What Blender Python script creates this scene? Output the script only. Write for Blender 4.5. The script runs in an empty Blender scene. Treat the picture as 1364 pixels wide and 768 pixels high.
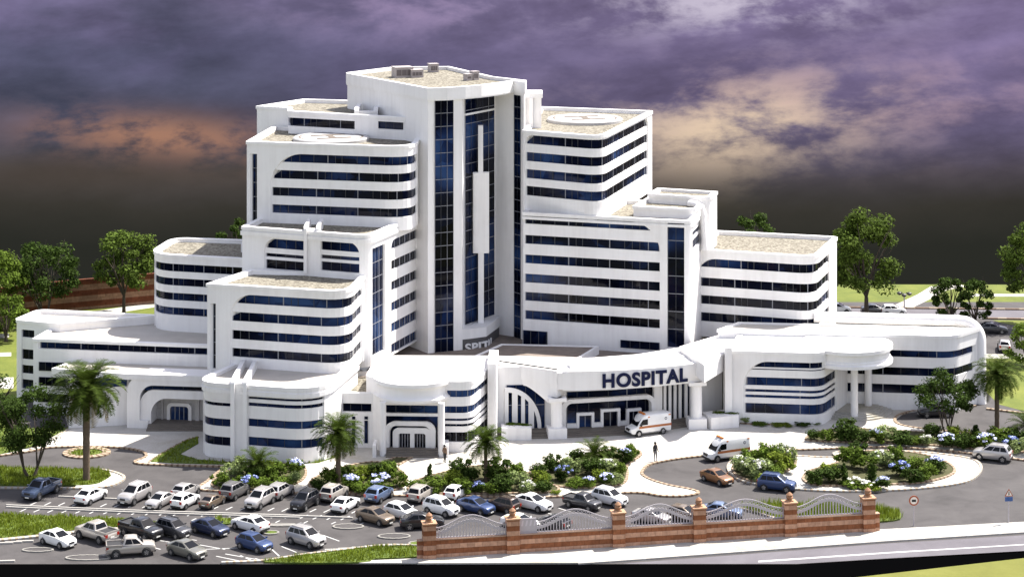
import bpy, bmesh, math, random
import numpy as np
from mathutils import Vector, Matrix
R = math.radians
SC = bpy.context.scene
COL = SC.collection

# ------------------------------------------------------------------ camera
# level camera 60 m above the ground, looking along +Y, lens shifted down
FPX, CAMH, HOR, CX = 2800.0, 60.0, -180.0, 682.0
cam_d = bpy.data.cameras.new('camera')
cam = bpy.data.objects.new('camera', cam_d)
COL.objects.link(cam)
cam.location = (0, 0, CAMH)
cam.rotation_euler = (R(90), 0, 0)
cam_d.sensor_width = 36.0
cam_d.lens = 36.0 * FPX / 1364.0
cam_d.shift_y = -(384.0 - HOR) / 1364.0
cam_d.clip_start = 1.0
cam_d.clip_end = 3000.0
SC.camera = cam

# ------------------------------------------------------------------ exposure
EXPO = 1.20
SC.view_settings.view_transform = 'Standard'
SC.view_settings.look = 'None'
SC.view_settings.gamma = 1.0
SC.view_settings.exposure = EXPO
SC.view_settings.use_curve_mapping = False
SC.render.film_transparent = False

# ------------------------------------------------------------------ sun
SUN_EL = R(57.0)
SUN_DIR = Vector((0.83 * math.cos(SUN_EL), 0.56 * math.cos(SUN_EL), math.sin(SUN_EL))).normalized()
sun_d = bpy.data.lights.new('sun', 'SUN')
sun_d.energy = 5.0
sun_d.angle = R(0.5)
sun_d.color = (1.0, 0.955, 0.88)
sun = bpy.data.objects.new('sun', sun_d)
COL.objects.link(sun)
sun.location = (120, 260, 150)
sun.rotation_euler = SUN_DIR.to_track_quat('Z', 'Y').to_euler()

# ------------------------------------------------------------------ node helper
class NT:
    def __init__(s, tree):
        s.t = tree; s.n = tree.nodes; s.l = tree.links
    def new(s, typ, **kw):
        n = s.n.new(typ)
        for k, v in kw.items():
            setattr(n, k, v)
        return n
    def put(s, sock, v):
        if hasattr(v, 'bl_idname') and v.bl_idname.startswith('NodeSocket'):
            s.l.new(v, sock)
        elif hasattr(v, 'is_linked'):
            s.l.new(v, sock)
        else:
            if isinstance(v, (tuple, list)) and len(v) == 3 and sock.type == 'RGBA':
                v = (*v, 1.0)
            sock.default_value = v
    def math(s, op, a, b=None, c=None, clamp=False):
        n = s.new('ShaderNodeMath', operation=op, use_clamp=clamp)
        s.put(n.inputs[0], a)
        if b is not None: s.put(n.inputs[1], b)
        if c is not None: s.put(n.inputs[2], c)
        return n.outputs[0]
    def mix(s, f, a, b, blend='MIX'):
        n = s.new('ShaderNodeMix', data_type='RGBA', blend_type=blend)
        s.put(n.inputs['Factor'], f)
        s.put(n.inputs[6], a); s.put(n.inputs[7], b)
        return n.outputs[2]
    def ramp(s, f, stops, interp='LINEAR'):
        n = s.new('ShaderNodeValToRGB')
        n.color_ramp.interpolation = interp
        e = n.color_ramp.elements
        while len(e) < len(stops): e.new(0.5)
        for el, (p, c) in zip(e, stops):
            el.position = p
            el.color = (*c, 1.0) if len(c) == 3 else c
        s.put(n.inputs[0], f)
        return n.outputs[0]
    def noise(s, vec, scale, detail=4, rough=0.55, lac=2.0, dist=0.0, out=0):
        n = s.new('ShaderNodeTexNoise')
        s.put(n.inputs['Vector'], vec)
        n.inputs['Scale'].default_value = scale
        n.inputs['Detail'].default_value = detail
        n.inputs['Roughness'].default_value = rough
        n.inputs['Lacunarity'].default_value = lac
        n.inputs['Distortion'].default_value = dist
        return n.outputs[out]
    def range(s, v, a, b, c=0.0, d=1.0, smooth=True):
        n = s.new('ShaderNodeMapRange', interpolation_type='SMOOTHSTEP' if smooth else 'LINEAR')
        s.put(n.inputs[0], v)
        for i, q in enumerate((a, b, c, d)): n.inputs[i + 1].default_value = q
        return n.outputs[0]

# ------------------------------------------------------------------ world: daylight sky with a bank of evening cloud to the north
world = bpy.data.worlds.new('World')
SC.world = world
world.use_nodes = True
w = NT(world.node_tree)
w.n.clear()
out = w.new('ShaderNodeOutputWorld')
sky = w.new('ShaderNodeTexSky', sky_type='NISHITA')
sky.sun_disc = False
sky.sun_elevation = SUN_EL
sky.sun_rotation = math.atan2(SUN_DIR.x, SUN_DIR.y)
sky.altitude = 100
sky.dust_density = 1.6
bg1 = w.new('ShaderNodeBackground')
bg1.inputs[1].default_value = 0.125
hs = w.new('ShaderNodeHueSaturation'); hs.inputs['Saturation'].default_value = 0.55
w.l.new(sky.outputs[0], hs.inputs['Color'])
w.l.new(w.mix(1.0, hs.outputs[0], (1.0, 0.95, 0.965), 'MULTIPLY'), bg1.inputs[0])
tc = w.new('ShaderNodeTexCoord')
sep = w.new('ShaderNodeSeparateXYZ')
w.l.new(tc.outputs['Generated'], sep.inputs[0])
dx, dy, dz = sep.outputs[0], sep.outputs[1], sep.outputs[2]
ys = w.math('MAXIMUM', dy, 0.05)
U = w.math('MULTIPLY', w.math('DIVIDE', dx, ys), FPX / 682.0)                 # bearing along the cloud bank
V = w.math('MULTIPLY_ADD', w.math('DIVIDE', dz, ys), -FPX / 384.0, HOR / 384.0)  # height, downwards
comb = w.new('ShaderNodeCombineXYZ')
w.l.new(U, comb.inputs[0]); w.l.new(w.math('MULTIPLY', V, 1.25), comb.inputs[1])
UV = comb.outputs[0]
n_big = w.noise(UV, 1.7, 7, 0.58, dist=0.15)
comb2 = w.new('ShaderNodeCombineXYZ')
w.l.new(w.math('MULTIPLY_ADD', V, 0.25, U), comb2.inputs[0]); w.l.new(w.math('MULTIPLY_ADD', U, 0.30, w.math('MULTIPLY', V, 1.9)), comb2.inputs[1])
n_str = w.noise(comb2.outputs[0], 2.4, 9, 0.60, dist=0.1)
n_fine = w.noise(UV, 4.2, 10, 0.62, dist=0.12)
Vw = w.math('ADD', V, w.math('MULTIPLY', w.math('SUBTRACT', n_big, 0.5), 0.30))
base = w.ramp(w.math('MULTIPLY', Vw, 0.5), [
    (0.0, (0.165, 0.142, 0.255)), (0.10, (0.112, 0.104, 0.190)), (0.21, (0.078, 0.078, 0.126)),
    (0.29, (0.064, 0.058, 0.058)), (0.35, (0.040, 0.037, 0.031)), (0.42, (0.0240, 0.0250, 0.0205)), (1.0, (0.0205, 0.0225, 0.0185))])
# purple and brighter towards the right
side = w.range(U, -0.75, 0.75)
topm = w.range(V, 0.72, 0.30)
base = w.mix(w.math('MULTIPLY', side, w.math('MULTIPLY', topm, 0.55)), base, (0.235, 0.175, 0.330))
# blue-grey heavy cloud on the left
lm = w.math('MULTIPLY', w.range(U, -0.15, -0.75), w.math('MULTIPLY', w.range(n_big, 0.40, 0.62), topm))
base = w.mix(w.math('MULTIPLY', lm, 0.6), base, (0.055, 0.064, 0.098))
# modelling of the cloud
det = w.math('ADD', w.math('MULTIPLY', n_str, 0.55), w.math('MULTIPLY', n_fine, 0.45))
amp = w.range(V, 0.85, 0.45)
gain = w.math('ADD', 1.0, w.math('MULTIPLY', w.math('MULTIPLY', w.math('SUBTRACT', det, 0.49), 2.7), amp))
gain = w.math('MAXIMUM', gain, 0.45)
sc = w.new('ShaderNodeVectorMath', operation='SCALE')
w.l.new(base, sc.inputs[0]); w.l.new(gain, sc.inputs[3])
c = sc.outputs[0]
def glow(u0, v0, a, b, tilt=0.0):
    du = w.math('DIVIDE', w.math('SUBTRACT', U, u0), a)
    dv = w.math('DIVIDE', w.math('SUBTRACT', w.math('MULTIPLY_ADD', U, tilt, V), v0 + tilt * u0), b)
    r = w.math('ADD', w.math('MULTIPLY', du, du), w.math('MULTIPLY', dv, dv))
    return w.math('EXPONENT', w.math('MULTIPLY', r, -1.0))
holes = w.range(n_str, 0.40, 0.66)
g = w.math('MULTIPLY', glow(0.44, 0.43, 0.24, 0.14, 0.14), w.range(w.math('ADD', w.math('MULTIPLY', n_fine, 0.7), w.math('MULTIPLY', n_str, 0.3)), 0.42, 0.60))
c = w.mix(w.math('MULTIPLY', g, 0.85), c, (1.0, 0.78, 0.50))
g = w.math('MULTIPLY', glow(0.62, 0.36, 0.42, 0.14, 0.1), w.range(n_fine, 0.42, 0.7))
c = w.mix(w.math('MULTIPLY', g, 0.55), c, (0.60, 0.40, 0.42))
g = w.math('MULTIPLY', glow(-0.68, 0.475, 0.24, 0.075, -0.12), w.range(n_fine, 0.38, 0.54))
c = w.mix(w.math('MULTIPLY', g, 0.9), c, (0.42, 0.215, 0.14))
g = w.math('MULTIPLY', glow(-0.86, 0.60, 0.55, 0.07, 0.0), 0.45)
c = w.mix(g, c, (0.085, 0.062, 0.045))
g = w.math('MULTIPLY', glow(0.42, 0.02, 0.28, 0.09, 0.0), w.range(n_fine, 0.42, 0.60))
c = w.mix(w.math('MULTIPLY', g, 0.85), c, (0.66, 0.60, 0.72))
g = w.math('MULTIPLY', glow(-0.12, 0.03, 0.30, 0.10, 0.0), w.range(n_fine, 0.46, 0.66))
c = w.mix(w.math('MULTIPLY', g, 0.6), c, (0.40, 0.30, 0.48))
sc2 = w.new('ShaderNodeVectorMath', operation='SCALE')
w.l.new(c, sc2.inputs[0]); sc2.inputs[3].default_value = 2.0 ** -EXPO
bg2 = w.new('ShaderNodeBackground')
w.l.new(sc2.outputs[0], bg2.inputs[0])
mask = w.math('MULTIPLY', w.range(dy, 0.72, 0.93), w.range(dz, 0.30, 0.05))
ms = w.new('ShaderNodeMixShader')
w.l.new(mask, ms.inputs[0]); w.l.new(bg1.outputs[0], ms.inputs[1]); w.l.new(bg2.outputs[0], ms.inputs[2])
w.l.new(ms.outputs[0], out.inputs[0])

# ------------------------------------------------------------------ materials
MATS = {}
def mat(name, col=(0.5, 0.5, 0.5), rough=0.6, metal=0.0, spec=0.5, var=0.0, vscale=3.0, bump=0.0, bscale=20.0,
        coat=0.0, emit=None, island=0.0, translucent=0.0, coords='Object'):
    if name in MATS: return MATS[name]
    m = bpy.data.materials.new(name); m.use_nodes = True
    t = NT(m.node_tree)
    p = t.n['Principled BSDF']
    p.inputs['Roughness'].default_value = rough
    p.inputs['Metallic'].default_value = metal
    p.inputs['Specular IOR Level'].default_value = spec
    p.inputs['Coat Weight'].default_value = coat
    p.inputs['Base Color'].default_value = (*col, 1)
    tcn = t.new('ShaderNodeTexCoord')
    colour = None
    if var > 0:
        f = t.noise(tcn.outputs[coords], vscale, 5, 0.6)
        f = t.range(f, 0.25, 0.75, 1 - var, 1 + var, False)
        s = t.new('ShaderNodeVectorMath', operation='SCALE')
        s.inputs[0].default_value = col; t.l.new(f, s.inputs[3])
        colour = s.outputs[0]
    if island > 0:
        g = t.new('ShaderNodeNewGeometry')
        f = t.range(g.outputs['Random Per Island'], 0, 1, 1 - island, 1 + island, False)
        s = t.new('ShaderNodeVectorMath', operation='SCALE')
        if colour is None: s.inputs[0].default_value = col
        else: t.l.new(colour, s.inputs[0])
        t.l.new(f, s.inputs[3]); colour = s.outputs[0]
    if colour is not None: t.l.new(colour, p.inputs['Base Color'])
    if bump > 0:
        b = t.new('ShaderNodeBump'); b.inputs['Strength'].default_value = bump
        t.l.new(t.noise(tcn.outputs[coords], bscale, 4), b.inputs['Height'])
        t.l.new(b.outputs[0], p.inputs['Normal'])
    if translucent > 0:
        tr = t.new('ShaderNodeBsdfTranslucent')
        if colour is not None: t.l.new(colour, tr.inputs[0])
        else: tr.inputs[0].default_value = (*col, 1)
        mx = t.new('ShaderNodeMixShader'); mx.inputs[0].default_value = translucent
        o = t.n['Material Output']
        t.l.new(p.outputs[0], mx.inputs[1]); t.l.new(tr.outputs[0], mx.inputs[2]); t.l.new(mx.outputs[0], o.inputs[0])
    if emit:
        p.inputs['Emission Color'].default_value = (*emit[0], 1); p.inputs['Emission Strength'].default_value = emit[1]
    MATS[name] = m
    return m

M_WHITE = mat('white_plaster', (0.80, 0.79, 0.79), 0.55, spec=0.3)
def _white(m):
    t = NT(m.node_tree); p = t.n['Principled BSDF']
    tcn = t.new('ShaderNodeTexCoord')
    big = t.noise(tcn.outputs['Object'], 0.22, 5, 0.6)
    mp = t.new('ShaderNodeMapping'); mp.inputs['Scale'].default_value = (1.6, 1.6, 0.09)
    t.l.new(tcn.outputs['Object'], mp.inputs[0])
    streak = t.noise(mp.outputs[0], 1.0, 4, 0.6)
    f = t.math('ADD', t.math('MULTIPLY', big, 0.55), t.math('MULTIPLY', streak, 0.45))
    c = t.ramp(f, [(0.30, (0.70, 0.68, 0.67)), (0.52, (0.80, 0.785, 0.775)), (0.7, (0.83, 0.82, 0.815))])
    t.l.new(c, p.inputs['Base Color'])
    b = t.new('ShaderNodeBump'); b.inputs['Strength'].default_value = 0.06
    t.l.new(t.noise(tcn.outputs['Object'], 14.0, 3), b.inputs['Height']); t.l.new(b.outputs[0], p.inputs['Normal'])
_white(M_WHITE)
M_GREY = mat('grey_stone', (0.46, 0.44, 0.43), 0.7, var=0.12, vscale=2.0, bump=0.1)
M_GLASS = mat('tinted_glass', (0.012, 0.022, 0.06), 0.03, spec=0.10)
def _glass(m):
    t = NT(m.node_tree); p = t.n['Principled BSDF']
    tcn = t.new('ShaderNodeTexCoord')
    mp = t.new('ShaderNodeMapping'); mp.inputs['Scale'].default_value = (0.09, 0.09, 0.16)
    t.l.new(tcn.outputs['Object'], mp.inputs[0])
    f = t.noise(mp.outputs[0], 1.0, 2, 0.5)
    v = t.new('ShaderNodeTexVoronoi'); v.inputs['Scale'].default_value = 0.55
    t.l.new(tcn.outputs['Object'], v.inputs['Vector'])
    sepc = t.new('ShaderNodeSeparateColor'); t.l.new(v.outputs['Color'], sepc.inputs[0])
    f2 = t.math('ADD', f, t.math('MULTIPLY', sepc.outputs[0], 0.10))
    c = t.ramp(f2, [(0.40, (0.0010, 0.0014, 0.004)), (0.54, (0.0025, 0.0045, 0.016)), (0.63, (0.008, 0.018, 0.060)), (0.74, (0.022, 0.050, 0.135))])  # blue patches in the base colour stand in for varied reflections
    t.l.new(c, p.inputs['Base Color'])
    b = t.new('ShaderNodeBump'); b.inputs['Strength'].default_value = 0.015
    t.l.new(t.noise(tcn.outputs['Object'], 0.7, 2), b.inputs['Height']); t.l.new(b.outputs[0], p.inputs['Normal'])
_glass(M_GLASS)
M_MULL = mat('window_bar', (0.22, 0.225, 0.25), 0.5)
M_MULLD = mat('dark_window_bar', (0.035, 0.038, 0.048), 0.5)
M_DARK = mat('dark_recess', (0.02, 0.02, 0.025), 0.6)
M_NAVY = mat('navy_letter', (0.004, 0.008, 0.042), 0.6, spec=0.2)
def speckle(name, c0, c1, c2, scale):
    m = mat(name, c1, 0.9, spec=0.2)
    t = NT(m.node_tree); p = t.n['Principled BSDF']
    tcn = t.new('ShaderNodeTexCoord')
    v = t.new('ShaderNodeTexVoronoi'); v.inputs['Scale'].default_value = scale
    t.l.new(tcn.outputs['Object'], v.inputs['Vector'])
    sepc = t.new('ShaderNodeSeparateColor'); t.l.new(v.outputs['Color'], sepc.inputs[0])
    f = t.math('ADD', t.math('MULTIPLY', sepc.outputs[0], 0.8), t.math('MULTIPLY', t.noise(tcn.outputs['Object'], 0.5, 4), 0.12))
    c = t.ramp(f, [(0.15, c0), (0.5, c1), (0.95, c2)])
    t.l.new(c, p.inputs['Base Color'])
    b = t.new('ShaderNodeBump'); b.inputs['Strength'].default_value = 0.4
    t.l.new(v.outputs['Distance'], b.inputs['Height']); t.l.new(b.outputs[0], p.inputs['Normal'])
    return m
M_GRAVEL = speckle('roof_gravel', (0.10, 0.088, 0.068), (0.20, 0.182, 0.145), (0.30, 0.28, 0.23), 5.0)
M_DECK = mat('roof_membrane', (0.44, 0.41, 0.37), 0.85, spec=0.2, var=0.08, vscale=0.6, bump=0.1, bscale=6)
M_BROWN = mat('brown_roof', (0.20, 0.165, 0.14), 0.9, spec=0.2, var=0.2, vscale=1.2, bump=0.2, bscale=8)

def ground_mat(name, cols, scale, rough=0.85, fine=25.0, bump=0.15, coords='Object'):
    m = mat(name, cols[1], rough, spec=0.25)
    t = NT(m.node_tree); p = t.n['Principled BSDF']
    tcn = t.new('ShaderNodeTexCoord')
    a = t.noise(tcn.outputs[coords], scale, 6, 0.62, dist=0.4)
    b_ = t.noise(tcn.outputs[coords], fine, 3, 0.7)
    f = t.math('ADD', t.math('MULTIPLY', a, 0.7), t.math('MULTIPLY', b_, 0.3))
    t.l.new(t.ramp(f, [(0.3, cols[0]), (0.5, cols[1]), (0.68, cols[2])]), p.inputs['Base Color'])
    bm = t.new('ShaderNodeBump'); bm.inputs['Strength'].default_value = bump
    t.l.new(b_, bm.inputs['Height']); t.l.new(bm.outputs[0], p.inputs['Normal'])
    return m
M_ASPH = ground_mat('asphalt', [(0.038, 0.035, 0.035), (0.064, 0.059, 0.059), (0.082, 0.076, 0.075)], 0.3)
M_ASPH2 = ground_mat('road_asphalt', [(0.085, 0.078, 0.088), (0.115, 0.107, 0.12), (0.14, 0.132, 0.147)], 0.2)
M_BLACK = mat("void_black", (0.0012, 0.0012, 0.0014), 1.0, spec=0.0)  # black of the empty void before the site, not a paving
M_PLAZA = ground_mat('pale_paving', [(0.30, 0.265, 0.205), (0.44, 0.42, 0.385), (0.52, 0.505, 0.48)], 0.12, fine=6.0, bump=0.05)
M_PATH = ground_mat('path_paving', [(0.24, 0.215, 0.155), (0.38, 0.365, 0.33), (0.46, 0.45, 0.43)], 0.22, fine=8.0, bump=0.05)
M_LAWN = ground_mat('lawn', [(0.050, 0.075, 0.012), (0.080, 0.115, 0.017), (0.120, 0.145, 0.028)], 0.5, fine=9.0, bump=0.6)
M_LAWNF = ground_mat('far_lawn', [(0.060, 0.080, 0.011), (0.100, 0.122, 0.017), (0.145, 0.158, 0.026)], 0.22, fine=3.0, bump=0.3)
M_OLIVE = ground_mat('dry_verge', [(0.105, 0.108, 0.018), (0.125, 0.128, 0.022), (0.148, 0.15, 0.03)], 0.3, fine=3.0, bump=0.3)
M_SOIL = ground_mat('planting_soil', [(0.03, 0.03, 0.012), (0.055, 0.055, 0.02), (0.085, 0.08, 0.035)], 0.8, fine=6.0, bump=0.5)
M_LINE = mat('line_paint', (0.42, 0.42, 0.41), 0.7, var=0.12, vscale=2.0)
M_KERB1 = mat('pale_kerb', (0.32, 0.25, 0.175), 0.8, var=0.15, vscale=2)
M_KERB2 = mat('brown_kerb', (0.16, 0.10, 0.062), 0.8, var=0.2, vscale=2)
M_KERBW = mat('white_kerb', (0.34, 0.325, 0.30), 0.8, var=0.1, vscale=2)

# ------------------------------------------------------------------ mesh helpers
class MB:
    def __init__(s): s.v = []; s.f = []; s.m = []
    def add(s, vs, fs, mi=0):
        o = len(s.v); s.v.extend([tuple(q) for q in vs])
        for f in fs: s.f.append([o + i for i in f]); s.m.append(mi)
    def box(s, x0, x1, y0, y1, z0, z1, mi=0):
        s.add([(x0,y0,z0),(x1,y0,z0),(x1,y1,z0),(x0,y1,z0),(x0,y0,z1),(x1,y0,z1),(x1,y1,z1),(x0,y1,z1)],
              [(0,3,2,1),(4,5,6,7),(0,1,5,4),(1,2,6,5),(2,3,7,6),(3,0,4,7)], mi)
    def obox(s, c, ax, hx, hy, z0, z1, mi=0):
        ax = Vector((ax[0], ax[1])).normalized(); ay = Vector((-ax.y, ax.x)); c = Vector((c[0], c[1]))
        q = [c - ax*hx - ay*hy, c + ax*hx - ay*hy, c + ax*hx + ay*hy, c - ax*hx + ay*hy]
        s.prism([(p.x, p.y) for p in q], z0, z1, mi)
    def prism(s, poly, z0, z1, mi=0, top=None):
        a = sum(poly[i][0]*poly[(i+1) % len(poly)][1] - poly[(i+1) % len(poly)][0]*poly[i][1] for i in range(len(poly)))
        if a < 0: poly = poly[::-1]
        n = len(poly)
        s.add([(p[0], p[1], z0) for p in poly] + [(p[0], p[1], z1) for p in poly],
              [[i, (i+1) % n, n + (i+1) % n, n + i] for i in range(n)] + [list(range(n))[::-1]], mi)
        s.add([(p[0], p[1], z1) for p in poly], [list(range(n))], mi if top is None else top)
    def sheet(s, poly, z, mi=0):
        a = sum(poly[i][0]*poly[(i+1) % len(poly)][1] - poly[(i+1) % len(poly)][0]*poly[i][1] for i in range(len(poly)))
        if a < 0: poly = poly[::-1]
        s.add([(p[0], p[1], z) for p in poly], [list(range(len(poly)))], mi)
    def cyl(s, c, r0, r1, z0, z1, n=20, mi=0):
        a = [(c[0] + r0*math.cos(2*math.pi*i/n), c[1] + r0*math.sin(2*math.pi*i/n), z0) for i in range(n)]
        b = [(c[0] + r1*math.cos(2*math.pi*i/n), c[1] + r1*math.sin(2*math.pi*i/n), z1) for i in range(n)]
        s.add(a + b, [[i, (i+1) % n, n + (i+1) % n, n + i] for i in range(n)] + [list(range(n))[::-1], list(range(n, 2*n))], mi)
    def lathe(s, c, prof, n=40, mi=0):
        vs = []
        for r, z in prof:
            vs += [(c[0] + r*math.cos(2*math.pi*i/n), c[1] + r*math.sin(2*math.pi*i/n), z) for i in range(n)]
        fs = []
        for k in range(len(prof) - 1):
            fs += [[k*n + i, k*n + (i+1) % n, (k+1)*n + (i+1) % n, (k+1)*n + i] for i in range(n)]
        fs += [list(range(n))[::-1], list(range((len(prof)-1)*n, len(prof)*n))]
        s.add(vs, fs, mi)
    def tube(s, pts, rads, n=8, mi=0, cap=True):
        rings = []
        pts = [Vector(p) for p in pts]
        up = Vector((0, 0, 1))
        for i, p in enumerate(pts):
            d = (pts[min(i+1, len(pts)-1)] - pts[max(i-1, 0)]).normalized()
            a = d.cross(up)
            if a.length < 1e-3: a = d.cross(Vector((0, 1, 0)))
            a.normalize(); b = a.cross(d)
            rings.append([p + (a*math.cos(2*math.pi*k/n) + b*math.sin(2*math.pi*k/n))*rads[i] for k in range(n)])
        vs = [v for r in rings for v in r]
        fs = [[i*n + k, (i+1)*n + k, (i+1)*n + (k+1) % n, i*n + (k+1) % n] for i in range(len(pts)-1) for k in range(n)]
        if cap: fs += [list(range(n)), list(range((len(pts)-1)*n, len(pts)*n))[::-1]]
        s.add(vs, fs, mi)
    def mesh(s, name, mats, smooth=None):
        me = bpy.data.meshes.new(name)
        me.from_pydata(s.v, [], s.f)
        for m in (mats if isinstance(mats, (list, tuple)) else [mats]): me.materials.append(m)
        me.polygons.foreach_set('material_index', s.m)
        if smooth:
            me.polygons.foreach_set('use_smooth', [True]*len(s.f))
            me.update()
            try: me.set_sharp_from_angle(angle=R(smooth))
            except Exception: pass
        me.update()
        return me
    def build(s, name, mats, parent=None, smooth=None, loc=None):
        return link(name, s.mesh(name, mats, smooth), parent, loc)

def link(name, me, parent=None, loc=None):
    o = bpy.data.objects.new(name, me)
    COL.objects.link(o)
    if parent is not None: o.parent = parent
    if loc is not None: o.location = loc
    return o
def tag(o, label=None, cat=None, group=None, kind=None):
    if label: o['label'] = label
    if cat: o['category'] = cat
    if group: o['group'] = group
    if kind: o['kind'] = kind
    return o
def empty(name, loc, rz=0.0, label=None, cat=None, group=None):
    o = bpy.data.objects.new(name, None)
    COL.objects.link(o)
    o.location = loc; o.rotation_euler = (0, 0, rz); o.empty_display_size = 0.3
    return tag(o, label, cat, group)
def copy_tree(o, parent=None):
    c = o.copy(); COL.objects.link(c)
    if parent is not None: c.parent = parent
    for ch in list(o.children): copy_tree(ch, c)
    return c

def gp(px, py, z=0.0):
    """point of the site at height z seen in this direction"""
    Y = FPX * (CAMH - z) / (py - HOR)
    return ((px - CX) * Y / FPX, Y)
def zat(py, Y): return CAMH - (py - HOR) * Y / FPX
def G(pts, z=0.0): return [gp(a, b, z) for a, b in pts]

class Path:
    """plan polyline with rounded corners; outward = right hand of the walking direction"""
    def __init__(s, pts, closed=True, seg=7):
        P = []
        n = len(pts)
        for i, p in enumerate(pts):
            r = p[2] if len(p) > 2 else 0.0
            b = Vector((p[0], p[1]))
            if r <= 0 or (not closed and i in (0, n-1)):
                P.append(b); continue
            a = Vector(pts[(i-1) % n][:2]); c = Vector(pts[(i+1) % n][:2])
            d0 = (a - b); d1 = (c - b)
            ang = d0.angle(d1)
            t = min(r / math.tan(ang/2), 0.48*d0.length, 0.48*d1.length)
            p0 = b + d0.normalized()*t; p1 = b + d1.normalized()*t
            for k in range(seg + 1):
                f = k/seg
                P.append(p0*(1-f)**2 + b*2*f*(1-f)*(1 - 0.12) + b*0 + p1*f**2 + (p0+p1)*0.5*2*f*(1-f)*0.12)
        s.closed = closed
        s.P = P + ([P[0]] if closed else [])
        s.U = [0.0]
        for i in range(len(s.P)-1): s.U.append(s.U[-1] + (s.P[i+1]-s.P[i]).length)
        s.L = s.U[-1]
        sn = []
        for i in range(len(s.P)-1):
            d = (s.P[i+1]-s.P[i]).normalized(); sn.append(Vector((d.y, -d.x)))
        s.sn = sn; s.N = []
        m = len(sn)
        for i in range(len(s.P)):
            if closed: a, b = sn[(i-1) % m], sn[i % m]
            else: a, b = sn[max(i-1, 0)], sn[min(i, m-1)]
            v = (a + b)
            if v.length < 1e-4: v = b.copy()
            v.normalize(); v = v / max(0.35, v.dot(b))
            s.N.append(v)
    def seg(s, u):
        u = min(max(u, 0.0), s.L)
        lo = 0
        for i in range(len(s.U)-1):
            if s.U[i+1] >= u - 1e-9: lo = i; break
        f = (u - s.U[lo]) / max(1e-9, s.U[lo+1]-s.U[lo])
        return lo, min(max(f, 0), 1)
    def at(s, u, o=0.0):
        i, f = s.seg(u)
        a = s.P[i] + s.N[i]*o; b = s.P[i+1] + s.N[i+1]*o
        return a*(1-f) + b*f
    def uu(s, a, b, step=None):
        if b < a: a, b = b, a
        r = [a] + [q for q in s.U if a + 1e-4 < q < b - 1e-4] + [b]
        if step:
            e = []
            for i in range(len(r)-1):
                k = max(1, int(math.ceil((r[i+1]-r[i])/step)))
                e += [r[i] + (r[i+1]-r[i])*j/k for j in range(k)]
            r = e + [b]
        return r
    def upx(s, px):
        """where along the camera side of the plan a bearing falls"""
        best = None
        for i in range(len(s.P)-1):
            mid = (s.P[i]+s.P[i+1])*0.5
            if s.sn[i].dot(-mid) < 0: continue
            for k in range(41):
                f = k/40; p = s.P[i]*(1-f) + s.P[i+1]*f
                e = abs(CX + p.x*FPX/p.y - px)
                if best is None or e < best[0] - 1e-6: best = (e, s.U[i] + f*(s.U[i+1]-s.U[i]))
        return best[1]
    def poly(s, o=0.0):
        q = [s.P[i] + s.N[i]*o for i in range(len(s.P) - (1 if s.closed else 0))]
        return [(p.x, p.y) for p in q]

def colsolid(mb, path, cols, o0, o1, mi=0, caps=True):
    """solid that follows the path: columns (u, z low, z high) between two offsets"""
    vs = []; fs = []
    for u, a, b in cols:
        p = path.at(u, o0); q = path.at(u, o1)
        vs += [(p.x, p.y, a), (p.x, p.y, b), (q.x, q.y, a), (q.x, q.y, b)]
    for i in range(len(cols)-1):
        k = 4*i; j = k + 4
        fs += [[k+2, j+2, j+3, k+3], [j, k, k+1, j+1], [k+1, k+3, j+3, j+1], [k, j, j+2, k+2]]
    if caps:
        e = 4*(len(cols)-1)
        fs += [[0, 2, 3, 1], [e, e+1, e+3, e+2]]
    mb.add(vs, fs, mi)
def ring(mb, path, z0, z1, o0, o1, mi=0, ua=None, ub=None):
    ua = 0.0 if ua is None else ua; ub = path.L if ub is None else ub
    colsolid(mb, path, [(u, z0, z1) for u in path.uu(ua, ub)], o0, o1, mi, caps=(ua > 0 or ub < path.L - 1e-6 or not path.closed))

MPAT = [0.8, 0.9, 1.5, 1.5, 0.8, 0.7, 1.6, 1.3, 1.6, 0.8]
def ribbon(path, ua, ub, z0, z1, parent, name='ribbon_window', spacing=1.1, hbars=(), o=-0.10, rng=None, top=None, label=None):
    mb = MB()
    us = path.uu(ua, ub, 1.0 if top else None)
    colsolid(mb, path, [(u, z0, max(z0 + 0.02, min(z1, top(u) + 0.05) if top else z1)) for u in us], o - 0.08, o, 0)
    rng = rng or random
    n = max(1, int(round((ub-ua)/spacing)))
    marks = [ua + (ub-ua)*k/n for k in range(n + 1)]
    if spacing >= 0.8 and n > 5:
        marks = [ua]; k = 0
        while marks[-1] < ub - 0.5*spacing:
            marks.append(min(ub, marks[-1] + spacing*MPAT[k % len(MPAT)])); k += 1
    for k, u in enumerate(marks):
        hi = min(z1, top(u)) if top else z1
        if hi - z0 < 0.15: continue
        wd = 0.04 if (k % 4) else 0.085
        u0, u1 = max(ua, u-wd/2), min(ub, u+wd/2)
        if u1 - u0 < 0.01: continue
        colsolid(mb, path, [(u0, z0, hi), (u1, z0, hi)], o - 0.01, o + 0.05, 1 if (k % 4 == 0 or spacing < 0.8 and k % 2 == 0) else 2)
    for z in hbars:
        colsolid(mb, path, [(u, z-0.03, z+0.03) for u in path.uu(ua, ub)], o - 0.01, o + 0.045, 1)
    ob = mb.build(name, [M_GLASS, M_MULL, M_MULLD], parent)
    if label: ob['label'] = label
    return ob

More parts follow.
